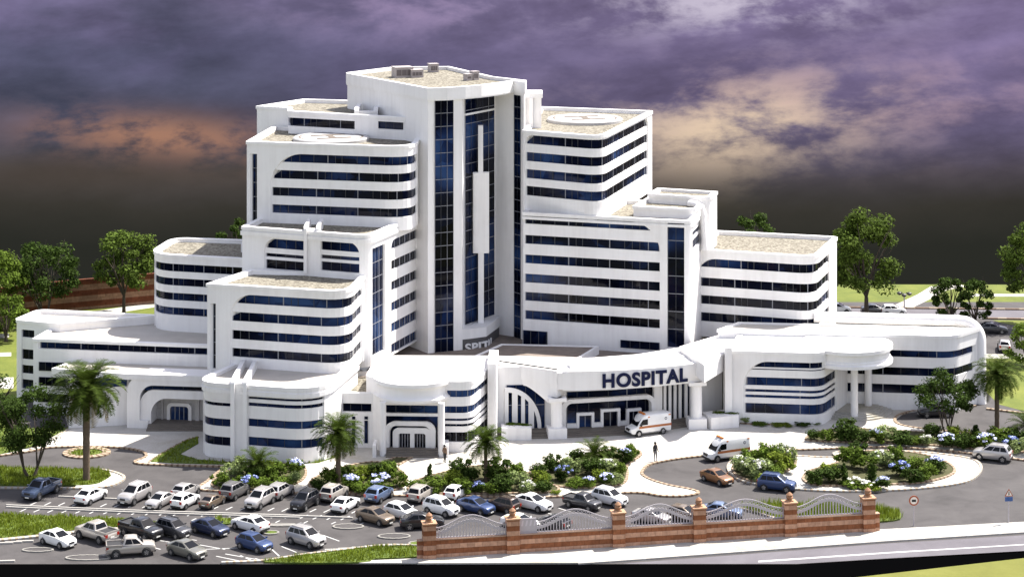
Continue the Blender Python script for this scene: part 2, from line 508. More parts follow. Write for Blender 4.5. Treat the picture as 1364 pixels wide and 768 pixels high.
def block(corners, ztop, zbot, zones, parent, name='wing_wall', roof=M_GRAVEL, rise=0.45, ledge=None, label=None, coping=0.10, spacing=1.1, roofname='roof_deck'):
    """one volume of the building: plan given at roof height, walls with window zones, parapet and roof"""
    path = Path([(*gp(c[0], c[1], ztop), c[2] if len(c) > 2 else 0.0) for c in corners])
    mb = MB()
    FR, T = 0.16, -0.30
    mb.prism(path.poly(-0.42), zbot, ztop - rise - 0.02, 0)
    zz = []
    wins = []
    for zn in zones:
        ua, ub = path.upx(zn['a']), path.upx(zn['b'])
        if ub < ua: ua, ub = ub, ua
        ur = path.upx(zn.get('ref', (zn['a'] + zn['b'])/2)); Yr = path.at(ur).y
        bands = [(zat(b1, Yr), zat(b0, Yr)) for b0, b1 in zn['bands']]
        zhi = max(b[1] for b in bands) + 0.02; zlo = min(b[0] for b in bands) - 0.02
        rl, rr = zn.get('arch', (0, 0))
        def top(u, ua=ua, ub=ub, zhi=zhi, rl=rl, rr=rr):
            z = zhi
            if rl and u - ua < rl:
                t = (rl - (u-ua))/rl; z = min(z, zhi - rl*(1 - math.sqrt(max(0, 1-t*t))))
            if rr and ub - u < rr:
                t = (rr - (ub-u))/rr; z = min(z, zhi - rr*(1 - math.sqrt(max(0, 1-t*t))))
            return z
        zz.append((ua, ub, zlo, zhi, top, bands, zn, rl or rr))
    zz.sort(key=lambda q: q[0])
    # solid wall between and around the zones
    ztopw = ztop - 0.02
    prev = 0.0
    for q in zz:
        if q[0] > prev + 0.02: ring(mb, path, zbot, ztopw, T, FR, 0, prev, q[0])
        ua, ub, zlo, zhi, top, bands, zn, arched = q
        us = path.uu(ua, ub)
        if arched:
            ex = []
            rl, rr = zn['arch']
            for k in range(1, 13):
                f = (1 - math.cos(k/12*math.pi/2))
                if rl: ex.append(ua + rl*f)
                if rr: ex.append(ub - rr*f)
            us = sorted(set([round(x, 4) for x in us + [e for e in ex if ua < e < ub]]))
        hi = [(u, top(u), ztopw) for u in us]
        colsolid(mb, path, hi, T, FR)
        if zlo > zbot + 0.05: colsolid(mb, path, [(u, zbot, zlo) for u in us], T, zn.get('sill', FR))
        bs = sorted(bands)
        o_sp = zn.get('spandrel', 0.03)
        for k in range(len(bs)-1):
            if bs[k+1][0] - bs[k][1] > 0.02:
                zt = bs[k+1][0]; zb = bs[k][1]
                cs = [(u, zb, zt) for u in path.uu(ua, ub)]
                if arched:
                    uu2 = [u for u in us if top(u) > zb + 0.02]
                    cs = [(u, zb, min(zt, max(zb + 0.02, top(u) + 0.06))) for u in uu2]
                colsolid(mb, path, cs, T, o_sp)
        prev = ub
    if prev < path.L - 0.02: ring(mb, path, zbot, ztopw, T, FR, 0, prev, path.L)
    ring(mb, path, ztop - 0.34, ztop, -0.34, FR + coping)
    ring(mb, path, ztop - rise - 0.3, ztop - 0.30, -0.40, -0.28)
    for (a, b, o) in (ledge or []):
        ring(mb, path, ztop - b, ztop - a, T, FR + o)
    wall = mb.build(name, M_WHITE, parent)
    if label: wall['label'] = label
    for q in zz:
        ua, ub, zlo, zhi, top, bands, zn, arched = q
        if zn.get('noglass'): continue
        for b in bands:
            hb = []
            if zn.get('hbar'):
                k = max(1, int(round((b[1]-b[0])/zn['hbar'])))
                hb = [b[0] + (b[1]-b[0])*j/k for j in range(1, k)]
            a2, b2 = ua, ub
            if arched:
                inside = [u for u in path.uu(ua, ub, 0.15) if top(u) > b[0] + 0.1]
                if not inside: continue
                a2, b2 = inside[0], inside[-1]
            ribbon(path, a2, b2, b[0], b[1], wall, zn.get('name', 'ribbon_window'), zn.get('sp', spacing), hb, top=top if arched else None)
    rm = MB(); rm.prism(path.poly(-0.38), ztop - rise - 0.06, ztop - rise)
    rm.build(roofname, roof, wall)
    return path, wall

# text as mesh
def text_mesh(s, size, depth, bold=0.0, spacing=1.0):
    cu = bpy.data.curves.new('letters', 'FONT')
    cu.body = s; cu.size = size; cu.extrude = depth; cu.offset = bold; cu.space_character = spacing
    cu.align_x = 'CENTER'
    ob = bpy.data.objects.new('letters', cu)
    COL.objects.link(ob)
    dg = bpy.context.evaluated_depsgraph_get()
    me = bpy.data.meshes.new_from_object(ob.evaluated_get(dg))
    bpy.data.objects.remove(ob); bpy.data.curves.remove(cu)
    return me
# ================================================================== the hospital
random.seed(4)
M_STEP = mat('brown_granite', (0.15, 0.13, 0.11), 0.75, var=0.15, vscale=1.5, bump=0.1)
HOSP = empty('hospital_building', (0, 235, 0), label='large white curved hospital complex with dark ribbon windows and stepped flat roofs', cat='hospital')
HOSP.location = (0, 0, 0)      # parts are modelled in site coordinates

# ---------------- central tower
ZT = 35.0
tl = gp(460, 97, ZT); ta = gp(570, 117.3, ZT)
tw = MB()
fin = gp(684, 107, ZT); colr = (ta[0]*0 + (616 - CX)*237.2/FPX, 237.2)
g1 = ((617.5 - CX)*239.3/FPX, 239.3); g2 = ((659.5 - CX)*245.3/FPX, 245.3)
finr = gp(698, 109, ZT)
back = [(finr[0] + 0.15, finr[1] + 1.7), gp(656, 102, ZT), gp(597, 88.5, ZT), gp(526, 89, ZT)]
tpts = [(*tl, 1.2), (*ta, 0.0), (*colr, 0), (*g1, 0), (*g2, 0), (*fin, 0), (*finr, 0)] + [(*b, 0) for b in back]
tpath = Path(tpts)
tw.prism(tpath.poly(0.0), 0.2, ZT - 1.2)
outline = [(*tl, 1.2), (*ta, 0.0), gp(595, 116.6, ZT), gp(619, 115, ZT), gp(640, 113.2, ZT), gp(659, 111, ZT), gp(672, 109.2, ZT), (*fin, 0), (*finr, 0)] + [(*b, 0) for b in back]
opath = Path(outline)
tw.prism(opath.poly(0.10), ZT - 1.45, ZT - 0.42)
ring(tw, opath, ZT - 1.3, ZT, -0.30, 0.16)
# low white ring over the sign band at the foot
zs1, zs0 = zat(433, 239.5), zat(446, 239.5)
low = Path([(*colr, 0), gp(630, 437, 7.6), gp(648, 434.5, 7.6), (0.6 + g2[0], g2[1] - 1.2)], closed=False)
ring(tw, low, zs0, zs1, -2.0, 0.0)
TOWER = tw.build('tower', M_WHITE, HOSP)
sg = MB()
ring(sg, low, zat(467, 239.5), zs0, -2.0, -0.12)
sb = sg.build('sign_band', mat('dark_band', (0.085, 0.08, 0.082), 0.6), TOWER)
def letters_on(path, text, ua, ub, z0, h, parent, m, bold, proud):
    me = text_mesh(text, 2.0, 0.06, bold, 1.08)
    me.materials.append(m)
    xs = [v.co.x for v in me.vertices]; xa, xb = min(xs), max(xs); cap = max(v.co.y for v in me.vertices)
    for v in me.vertices:
        p = path.at(ua + (v.co.x - xa)/(xb - xa)*(ub - ua), proud + v.co.z)
        v.co = (p.x, p.y, z0 + v.co.y/cap*h)
    return link('sign_letters', me, parent)
letters_on(low, 'SPITAL', low.upx(619.5), low.upx(656), zat(463.0, 239.5), 0.95, TOWER, M_WHITE, 0.06, 0.02)
rm = MB(); rm.prism(opath.poly(-0.28), ZT - 0.46, ZT - 0.40); rm.build('roof_deck', M_GRAVEL, TOWER)
# tall glass strips
def tallglass(path, pa, pb, y0, y1, parent, nv=1, hstep=1.75, o=0.04):
    ua, ub = path.upx(pa), path.upx(pb)
    Y = path.at((ua+ub)/2).y
    z1, z0 = zat(y0, Y), zat(y1, Y)
    n = max(1, int((z1-z0)/hstep))
    return ribbon(path, ua, ub, z0, z1, parent, 'tall_window', (ub-ua)/nv, [z0 + (z1-z0)*k/n for k in range(1, n)], o=o)
tallglass(tpath, 579, 603.5, 133, 468, TOWER, 3, 1.45)
ug1 = tpath.upx(618.2); ug2 = tpath.upx(658.8)
n = 17; za, zb = zs1 + 0.05, ZT - 1.5
ribbon(tpath, ug1 + 0.05, ug2 - 0.05, za, zb, TOWER, 'tall_window', 1.2, [za + (zb-za)*k/n for k in range(1, n)], o=0.04)
fr = MB(); ring(fr, tpath, zat(152, 241), zat(149.5, 241), 0.02, 0.16, 0, ug1, ug2); fr.build('transom', M_WHITE, TOWER)
tallglass(tpath, 685.2, 693.2, 127, 467, TOWER, 2, 1.3)
# emblem pylon in front of the recessed glass
py = MB(); Yp = 241.2
def pbox(a, b, y0, y1, d0, d1):
    py.box((a-CX)*Yp/FPX, (b-CX)*Yp/FPX, Yp + d0, Yp + d1, zat(y1, Yp), zat(y0, Yp))
pbox(637, 643.5, 167, 229, -0.45, 0.3); pbox(630, 651.5, 229, 336, -0.55, 0.3); pbox(637, 644.5, 336, 433, -0.45, 0.3)
pbox(631.2, 634, 230, 335, -0.68, -0.55)
pbox(638, 642, 200, 420, 0.3, 3.0)
py.build('facade_pylon', M_WHITE, TOWER)

# ---------------- left wing of the tower (helipad roof)
p_lh, LH = block([(331, 188), (549, 195, 2.6), (563, 176), (366, 168)], 29.0, 19.6, [
    dict(a=336.8, b=344.8, bands=[(205, 300)], hbar=1.5, sp=0.5, name='tall_window'),
    dict(a=362, b=554, ref=403, bands=[(205.4, 216.6), (227.5, 238.8), (250.5, 261.8), (273.5, 284.5)], arch=(3.6, 1.1), sill=0.03)], HOSP)
# stepped volume behind it
p_rt, RT = block([(345, 141), (386, 143.2), (386, 147.5), (562, 157), (600, 138), (445, 133), (405, 132)], 31.2, 27.0, [
    dict(a=388, b=471, ref=430, bands=[(159, 169.5)]), dict(a=503.5, b=558.5, ref=530, bands=[(163, 172.5)])], HOSP)
orn = MB()
def ribs(px_a, px_b, top_y, z_top, base_z, depth, w=0.42, o=0.55, mb=None):
    """pair of curved ribs climbing the wall and running back over the roof"""
    pa = gp(px_a, top_y, z_top); pb = gp(px_b, top_y, z_top)
    for px in (px_a, px_b):
        q = gp(px, top_y, z_top)
        mb.box(q[0]-w/2, q[0]+w/2, q[1]-o, q[1]+0.3, base_z, z_top + 0.15)
        for k in range(6):
            a0, a1 = k/6*math.pi/2, (k+1)/6*math.pi/2
            mb.add([(q[0]-w/2, q[1]-o+0.5*(1-math.cos(a0)), z_top+0.15), (q[0]+w/2, q[1]-o+0.5*(1-math.cos(a0)), z_top+0.15),
                    (q[0]+w/2, q[1]-o+0.5*(1-math.cos(a1)), z_top+0.15), (q[0]-w/2, q[1]-o+0.5*(1-math.cos(a1)), z_top+0.15),
                    (q[0]-w/2, q[1]-o+0.5*(1-math.cos(a0)), z_top+0.15+0.4*math.sin(a0)), (q[0]+w/2, q[1]-o+0.5*(1-math.cos(a0)), z_top+0.15+0.4*math.sin(a0)),
                    (q[0]+w/2, q[1]-o+0.5*(1-math.cos(a1)), z_top+0.15+0.4*math.sin(a1)), (q[0]-w/2, q[1]-o+0.5*(1-math.cos(a1)), z_top+0.15+0.4*math.sin(a1))],
                   [(0,1,2,3)[::-1], (4,5,6,7), (0,1,5,4), (2,3,7,6), (1,2,6,5), (3,0,4,7)])
        mb.box(q[0]-w/2, q[0]+w/2, q[1]-o+0.5, q[1]+depth, z_top - 0.5, z_top + 0.55)
    mb.box(pa[0]+w/2, pb[0]-w/2, min(pa[1], pb[1])-0.45, max(pa[1], pb[1])+0.6, base_z, z_top + 0.12)
ribs(475.5, 501, 149.5, 31.2, 28.4, 4.0, 0.5, 0.85, orn)
orn.build('roof_rib', M_WHITE, RT)

# ---------------- middle left wing
p_ml, ML = block([(325, 301), (490, 313, 1.4), (562, 283), (352, 288)], 20.4, 6.2, [
    dict(a=352.5, b=404.5, ref=380, bands=[(319, 331.5), (338.5, 343), (347, 358.8)], arch=(1.3, 0)),
    dict(a=426.5, b=479, ref=450, bands=[(321, 334), (340.5, 345.5), (349.5, 361)], arch=(0, 1.3)),
    dict(a=494.5, b=511, bands=[(328, 470)], hbar=1.55, sp=0.5, name='tall_window'),
    dict(a=518.5, b=557, ref=538, bands=[(312 + 27.3*k, 324 + 27.3*k) for k in range(6)], arch=(0.9, 0), sp=0.75)], HOSP,
    ledge=[(0.5, 0.95, 0.16)])
orn = MB(); ribs(407.5, 424, 306.5, 20.4, 15.9, 4.2, 0.34, 0.85, orn); orn.build('roof_rib', M_WHITE, ML)

# ---------------- front left wing
p_fl, FL = block([(279, 377), (463, 388, 2.3), (488, 362), (335, 359)], 16.0, 7.0, [
    dict(a=283.5, b=292, bands=[(404, 490)], hbar=1.5, sp=0.45, name='tall_window'),
    dict(a=309, b=481.5, ref=391, bands=[(396, 408), (420, 432), (444.5, 456.5), (468.5, 479.8)], arch=(2.4, 0.5), sill=0.03)], HOSP)

# ---------------- rounded low front block
p_lb, LB = block([(262, 507, 2.0), (428, 518.5, 3.4), (474, 480), (330, 476)], 7.7, 0.0, [
    dict(a=264.2, b=308.5, ref=300, bands=[(528.3, 533.2), (536.2, 540.6), (557.5, 567.5), (581.5, 592.8)], sp=1.0, sill=0.03),
    dict(a=330, b=430.5, ref=368, bands=[(529.8, 534.6), (537.8, 542.6), (559.4, 569.6), (583.6, 595)], sp=1.2, sill=0.03)], HOSP, roof=M_DECK,
    ledge=[(0.6, 1.0, 0.14), (1.4, 1.75, -0.06)], rise=0.30)
orn = MB(); ribs(311, 327.5, 510.5, 7.7, 0.02, 9.0, 0.40, 0.85, orn); orn.build('roof_rib', M_WHITE, LB)

# ---------------- left wing with rounded end
p_lw2, LW2 = block([(21, 425, 0.8), (80, 430), (210, 419), (52, 412, 1.0)], 8.9, 0.0, [
    dict(a=30, b=47, ref=38, bands=[(439, 449), (465, 478), (486, 497), (505, 517)], sp=0.75)], HOSP, roof=M_DECK)
p_lw, LW = block([(47, 450), (286, 459), (286, 424), (98, 421)], 8.14, 0.0, [
    dict(a=51, b=278, ref=160, bands=[(457, 467.2)], sp=1.0),
    ], HOSP, roof=M_DECK, rise=0.2)
lw_path = Path([gp(47, 450, 8.14), gp(286, 459, 8.14)], closed=False)
ua, ub = lw_path.upx(52.5), lw_path.upx(88)
Yl = lw_path.at(ua).y
for b0, b1 in ((481, 492.5), (501, 512), (523, 534)):
    ribbon(lw_path, ua, ub, zat(b1, Yl), zat(b0, Yl), LW, spacing=0.8, o=0.25)
# lower part with the arched side entrance
Z3 = 5.84
le = MB()
f0, f1 = gp(169, 497.5, Z3), gp(282, 501, Z3)
fpath = Path([f0, f1], closed=False)
b0_, b1_ = gp(120, 478, Z3), gp(284, 478, Z3)
le.prism([gp(70, 490, Z3), f0, f1, b1_, gp(106, 476.5, Z3)], Z3 - 0.55, Z3 - 0.12)
lpth = Path([gp(70, 490, Z3), f0, f1, b1_, gp(106, 476.5, Z3)])
ring(le, lpth, Z3 - 0.6, Z3, -0.25, 0.08)
# outer arch frame
ua, ub = 0.0, fpath.L
u_in = fpath.upx(184.5)
zi = zat(513, f0[1]); z_in = zat(513, f0[1])
def archcols(path, u0, u1, z_lo, z_hi, uo, ui, r_out, r_in, zt_out, zt_in, nstep=14):
    pass
def arch_frame(mb, path, uo, ui, uend, zt, zi, ro, ri, z0, o0, o1, mi=0):
    """quarter arch: outer edge starts at uo, opening starts at ui, both rounded at the top left"""
    us = sorted(set([uo + ro*(1-math.cos(k/12*math.pi/2)) for k in range(13)] + [ui + ri*(1-math.cos(k/12*math.pi/2)) for k in range(13)] + [ui, uend]))
    us = [u for u in us if uo <= u <= uend]
    def top(u):
        if u - uo < ro: t = (ro-(u-uo))/ro; return zt - ro*(1-math.sqrt(max(0, 1-t*t)))
        return zt
    def low(u):
        if u < ui: return z0
        if u - ui < ri: t = (ri-(u-ui))/ri; return zi - ri*(1-math.sqrt(max(0, 1-t*t)))
        return zi
    a = [u for u in us if u <= ui + 1e-6]
    colsolid(mb, path, [(u, z0, max(z0+0.05, top(u))) for u in a], o0, o1, mi)
    b = [u for u in us if u >= ui - 1e-6]
    colsolid(mb, path, [(u, low(u), top(u)) for u in b], o0, o1, mi)
arch_frame(le, fpath, 0.0, u_in, fpath.L, Z3 - 0.05, zat(512, f0[1]), 1.9, 1.5, 0.0, -3.2, 0.0)
u2 = fpath.upx(187.0); u3 = fpath.upx(199)
arch_frame(le, fpath, u2 - 0.02, u3, fpath.L, zat(519, f0[1]), zat(530, f0[1]), 1.5, 1.7, 0.0, -3.2, -0.35)
# wall left of the arch
lq = Path([gp(92, 571, 0), (f0[0], f0[1] + 1.2)], closed=False)
ring(le, lq, 0, Z3 - 0.5, -0.4, 0.0)
LR = le.build('side_entrance', M_WHITE, HOSP)
ribbon(lq, lq.L*0.35, lq.L*0.97, zat(515, 224.5), zat(503, 224.5), LR, o=0.10)
rm = MB(); rm.prism(lpth.poly(-0.22), Z3 - 0.14, Z3 - 0.08); rm.build('roof_deck', M_DECK, LR)
ribbon(fpath, u_in + 0.1, fpath.L, zat(520.5, f0[1]), zat(511.5, f0[1]), LR, spacing=1.4, o=-0.7)
rw_ = MB()
bp = Path([(f0[0] + 0.9, f0[1] + 2.4), (f1[0], f1[1] + 2.4)], closed=False)
ring(rw_, bp, 0.0, 4.9, -0.3, 0.0)
for k in range(5):
    ring(rw_, bp, 0.75 + 0.72*k, 0.90 + 0.72*k, 0.0, 0.12, 0, bp.upx(203), bp.upx(215))
for a, b in ((216.5, 218.5), (262, 265)):
    ring(rw_, bp, 0, 4.2, 0.0, 0.25, 0, bp.upx(a), bp.upx(b))
rw_.build('recessed_wall', M_GREY, LR)
def portal(path, pa, pb, y_top, y_bot, yref, parent, wd=0.35, r=0.5, o0=0.02, o1=0.30, m=None, name='door_frame'):
    ua, ub = path.upx(pa), path.upx(pb); z1 = zat(y_top, yref); z0 = zat(y_bot, yref)
    mb = MB()
    def top(u, s, e, z, r):
        if r <= 0: return z
        if u - s < r: t = (r-(u-s))/r; return z - r*(1-math.sqrt(max(0, 1-t*t)))
        if e - u < r: t = (r-(e-u))/r; return z - r*(1-math.sqrt(max(0, 1-t*t)))
        return z
    us = sorted(set([ua, ub, ua+wd, ub-wd] + [ua + r*(1-math.cos(k/8*math.pi/2)) for k in range(9)] + [ub - r*(1-math.cos(k/8*math.pi/2)) for k in range(9)]))
    ri = max(0.0, r - wd*0.5)
    us = sorted(set(us + ([ua + wd + ri*(1-math.cos(k/8*math.pi/2)) for k in range(9)] + [ub - wd - ri*(1-math.cos(k/8*math.pi/2)) for k in range(9)] if ri else [])))
    L_ = [u for u in us if u <= ua + wd + 1e-6]; M_ = [u for u in us if ua + wd - 1e-6 <= u <= ub - wd + 1e-6]; R_ = [u for u in us if u >= ub - wd - 1e-6]
    for a in (L_, R_): colsolid(mb, path, [(u, z0, top(u, ua, ub, z1, r)) for u in a], o0, o1)
    colsolid(mb, path, [(u, top(u, ua+wd, ub-wd, z1-wd, ri), top(u, ua, ub, z1, r)) for u in M_], o0, o1)
    return mb.build(name, m or M_WHITE, parent), ua + wd, ub - wd, z0, z1 - wd
def doors(path, ua, ub, z0, z1, parent, leaves=2, o=0.12, dm=None):
    mb = MB()
    n = leaves
    colsolid(mb, path, [(u, z0, z1) for u in path.uu(ua, ub)], o-0.06, o, 0)
    for k in range(n + 1):
        u = ua + (ub-ua)*k/n
        colsolid(mb, path, [(max(ua, u-0.04), z0, z1), (min(ub, u+0.04), z0, z1)], o-0.02, o+0.05, 1)
    colsolid(mb, path, [(ua, z1-0.08, z1), (ub, z1-0.08, z1)], o-0.02, o+0.06, 1)
    return mb.build('door', [M_GLASS, M_MULL], parent)
Yb = bp.at(bp.L*0.5).y
_, a, b, z0, z1 = portal(bp, 222, 256, 535.5, 565, Yb, LR, 0.34, 0.55)
doors(bp, a + 0.05, b - 0.05, 0.5, z1, LR, 4)
st = MB()
for k in range(3):
    st.box(gp(200, 567, 0)[0], f1[0] + 0.4, f0[1] - 1.4 + 0.45*k, f0[1] + 2.6, 0.1, 0.24 + 0.14*k)
st.build('entrance_steps', M_STEP, LR)
bal = MB(); bal.box(gp(184, 570, 0)[0], gp(198, 570, 0)[0], f0[1]-0.2, f0[1]+1.0, 0.1, 0.9); bal.build('planter_wall', M_WHITE, LR)

# ---------------- round-ended left block
p_lr, LRD = block([(199, 337, 3.4), (350, 345), (350, 320), (232, 316, 2.0)], 16.5, 7.6, [
    dict(a=202.5, b=330, ref=255, bands=[(352.3, 362.5), (371.5, 381.3), (391, 400.8), (410.4, 420.2)], sp=0.85, sill=0.03)], HOSP)
# balconies against the middle wing
bb = MB()
for yy in (322, 349):
    q = gp(327, yy, 16.0); Yq = 238.0
    bb.box((323-CX)*Yq/FPX, (336-CX)*Yq/FPX, Yq-1.4, Yq, zat(yy+11, Yq), zat(yy, Yq))
bb.build('balcony', M_WHITE, ML)

# ---------------- right wing of the tower (helipad roof)
p_rh, RH = block([(699, 173), (801, 181, 1.6), (868, 147.5, 0.5), (720, 142)], 29.5, 19.6, [
    dict(a=700.5, b=861.5, ref=768, bands=[(185, 196.7), (208, 220), (231, 243), (253.6, 266)], arch=(0.9, 0.8), sill=0.03)], HOSP)
# stair head beside the tower
sh = MB(); sh.box(*(lambda q: (q[0]-1.5, q[0]+1.6, q[1], q[1]+3.5))(gp(703, 126, 33.0)), 29.0, 33.0)
sh.box(*(lambda q: (q[0]-1.6, q[0]+1.75, q[1]-0.12, q[1]+3.6))(gp(703, 126, 33.0)), 32.6, 33.15)
sh.box(*(lambda q: (q[0]+0.2, q[0]+0.6, q[1]-0.35, q[1]))(gp(703, 126, 33.0)), 29.0, 32.6)
sh.box(*(lambda q: (q[0]-0.7, q[0]-0.3, q[1]-0.35, q[1]))(gp(703, 126, 33.0)), 29.0, 32.6)
sh.build('stair_head', M_WHITE, TOWER)

# ---------------- middle right wing
p_rm, RM = block([(699, 282), (884, 292), (919, 293.5, 0.8), (942, 270), (720, 262)], 20.4, 4.8, [
    dict(a=700, b=877, ref=804, bands=[(293, 303.5), (318.7, 330.4), (345, 356.7), (370.8, 382.5), (395.4, 407), (420, 431.5)], arch=(0, 3.3), sill=0.10),
    dict(a=889, b=911.5, bands=[(297, 462)], hbar=1.9, sp=0.95, name='tall_window'),
    dict(a=920.5, b=934.5, ref=928, bands=[(286, 297), (303, 309.5), (314, 326)], sp=0.6)], HOSP,
    ledge=[(0.5, 0.8, 0.10)])
ur0, ur1 = p_rm.upx(700), p_rm.upx(733)
ribbon(p_rm, ur0 + 0.05, ur1, zat(457.5, p_rm.at(ur0).y), zat(439, p_rm.at(ur0).y), RM, spacing=0.9, o=0.22)
ur0, ur1 = p_rm.upx(827), p_rm.upx(877)
ribbon(p_rm, ur0, ur1, zat(462, p_rm.at(ur0).y), zat(452, p_rm.at(ur0).y), RM, spacing=1.0, o=0.22)
# small upper volumes at its right end
p_rb, RB = block([(846, 274), (926, 278, 0.8), (944, 263), (868, 261)], 21.2, 20.0, [], HOSP, rise=0.3)
p_rc, RC = block([(866, 257.5), (945, 262.5, 0.8), (953, 255), (878, 250.5)], 22.0, 15.8, [], HOSP, rise=0.3)
tubs = MB()
q0 = gp(937, 280, 20.6); q1 = gp(944, 268, 20.6)
tubs.tube([(q0[0]-1.5, q0[1]+0.9, 21.2), (q0[0]-0.9, q0[1]+0.2, 21.25), (q0[0]-0.25, q0[1]+0.2, 20.9), (q0[0], q0[1]+0.2, 20.1), (q0[0], q0[1]+0.2, 16.0)], [0.42]*5, 10)
tubs.build('roof_rib', M_WHITE, RM, smooth=50)

# ---------------- lower right wing
p_rl, RL = block([(914, 330), (1085, 341, 2.0), (1114, 315, 0.6), (955, 307)], 16.0, 6.0, [
    dict(a=926, b=1103, ref=1000, bands=[(348, 359.3), (373.7, 385.2), (397.4, 409), (420.4, 432)], arch=(2.7, 0.5), sp=1.0, sill=0.03)], HOSP)

# ---------------- far right low wing
p_rw, RW = block([(960, 438), (1268, 447, 2.6), (1300, 437), (985, 429)], 8.4, 0.0, [
    dict(a=970, b=1297, ref=1200, bands=[(466, 475), (489, 499.5), (511.5, 523)], sp=1.3, sill=0.03)], HOSP, roof=M_DECK, rise=0.12)
bm_ = MB()
yb_ = 236.8
xr = (1306 - CX)*234.6/FPX
prof = [((1084-CX)*237.6/FPX, 237.6, 8.95), ((1275-CX)*235.6/FPX, 235.6, 8.95)]
for k in range(1, 8):
    a = k/7*math.pi/2
    prof.append((xr - 1.9 + 1.9*math.sin(a), 235.4 - 0.8*k/7, 8.95 - 1.9 + 1.9*math.cos(a)))
prof.append((xr, 234.4, 0.0))
bm_.tube(prof, [0.62]*len(prof), 12)
bm_.build('arched_beam', M_WHITE, RW, smooth=50)

# ---------------- right pavilion with its round canopy
p_rp, RP = block([(974, 466), (1094, 469.5, 1.8), (1139, 441), (990, 437)], 7.9, 0.0, [
    dict(a=993, b=1112, ref=1047, bands=[(482, 489.5), (491.5, 493), (503, 513.8), (519, 522.6), (526.4, 530.2), (537.6, 550.6)], arch=(2.6, 0.0), sp=1.25, sill=0.05)], HOSP, roof=M_WHITE, rise=0.06)
pr = MB()
q = gp(970, 462, 8.3)
pr.box(q[0]-0.38, q[0]+0.38, q[1]-0.4, q[1]+1.6, 0.0, 8.3)
pr.build('pier', M_WHITE, RP)
# side wall entrance, facing right
spth = Path([gp(1113, 540, 0.6), gp(1137, 521, 0.6)], closed=False)
dw = MB(); ring(dw, spth, 0.0, 5.2, -1.0, 0.22); dw.build('side_wall', M_WHITE, RP)
for k, (a, b) in enumerate(((0.10, 0.20), (0.26, 0.36), (0.52, 0.58), (0.66, 0.72), (0.80, 0.86))):
    L = spth.L
    if k < 2: doors(spth, a*L, b*L, 0.55, 2.4, RP, 1, o=0.30)
    else: ribbon(spth, a*L, b*L, 0.8, 4.2, RP, 'slit_window', 1.0, o=0.30)
cn = gp(1128, 456.5, 7.9)
cp = MB()
cp.lathe(cn, [(4.55, 6.05), (4.95, 6.1), (4.95, 6.42), (4.72, 6.55), (4.72, 6.72), (4.62, 6.82), (4.62, 7.50), (4.95, 7.6), (4.95, 7.98), (4.8, 8.02)], 56)
qa, qb = gp(1086, 470, 7.9), gp(1134, 444, 7.9)
CAN = cp.build('round_canopy', M_WHITE, RP, smooth=35)
lk = MB(); lk.prism([gp(1060, 466, 7.9), gp(1100, 467.5, 7.9), gp(1128, 452, 7.9), gp(1075, 446, 7.9)], 6.1, 7.96); lk.build('canopy_link', M_WHITE, RP)
for px, pyy in ((1138, 557), (1156.5, 546)):
    c_ = gp(px, pyy, 0.1)
    k_ = MB(); k_.cyl(c_, 0.40, 0.38, 0.1, 6.2, 24); k_.cyl(c_, 0.5, 0.5, 0.1, 0.3, 24); k_.cyl(c_, 0.39, 0.52, 5.75, 6.1, 24)
    k_.build('column', M_WHITE, CAN, smooth=40)
stp = MB()
sc_ = gp(1128, 549, 0.0)
for k in range(4):
    stp.lathe((sc_[0] + 0.4, sc_[1] + 0.6), [(4.6 - 0.45*k, 0.1 + 0.13*k), (4.6 - 0.45*k, 0.26 + 0.13*k)], 48)
stp.build('entrance_steps', M_PATH, RP)

# ---------------- podium between the wings
pod = MB()
ZP = 5.3
pod.prism(G([(478, 502), (660, 500), (900, 492), (985, 478), (1010, 440), (700, 442), (540, 446)], ZP), 0.0, ZP)
POD = pod.build('podium', M_BROWN, HOSP)
sl = MB()
q = G([(632, 475), (771, 478), (797, 462), (668, 459)], 6.1)
sl.prism(q, ZP, 6.1, 0); 
slp = Path([(*a, 0) for a in q]); ring(sl, slp, ZP, 6.22, -0.25, 0.05)
sl.prism(slp.poly(-0.3), 6.1, 6.13, 1)
sl.build('raised_roof', [M_WHITE, M_BROWN], POD)

# ---------------- left entrance
p_p1, P1 = block([(429, 521.5), (506, 523), (522, 494), (470, 494)], 5.7, 0.0, [
    dict(a=436.5, b=507, ref=465, bands=[(536.5, 547)], sp=1.2)], HOSP, roof=M_GRAVEL, rise=0.5, coping=0.02)
for px in (458, 471, 486, 499):
    u = p_p1.upx(px)
    Y1 = p_p1.at(u).y
    ribbon(p_p1, u - 0.17, u + 0.17, zat(589, Y1), zat(559, Y1), P1, 'slit_window', 1.0, o=0.20)
    ribbon(p_p1, u - 0.17, u + 0.17, zat(557.5, Y1), zat(553.5, Y1), P1, 'slit_window', 1.0, o=0.20)
ZE = 7.3
p_p2, P2 = block([(490, 499), (508, 506), (628, 507.5, 1.5), (656, 483.5), (656, 474), (510, 473.5), (500, 482)], ZE, 0.0, [
    dict(a=509, b=583, ref=545, bands=[(539, 549.3)], sp=1.6),
    dict(a=590.5, b=650.5, ref=618, bands=[(519.3, 528.3), (540.5, 549.5), (556.8, 560), (564, 567.4), (575, 587.5)], sp=0.62, sill=0.05)], HOSP, roof=M_WHITE, rise=0.05, coping=0.04)
ue0, ue1 = p_p2.upx(516), p_p2.upx(584)
Ye = p_p2.at((ue0+ue1)/2).y
ew = MB(); ring(ew, p_p2, zat(594, Ye), zat(553.5, Ye), 0.12, 0.20, 0, ue0, ue1)
ew.build('dark_glazing', M_GLASS, P2)
portal(p_p2, 517, 582, 559.5, 594, Ye, P2, 0.42, 1.0, 0.19, 0.55, name='entrance_arch')
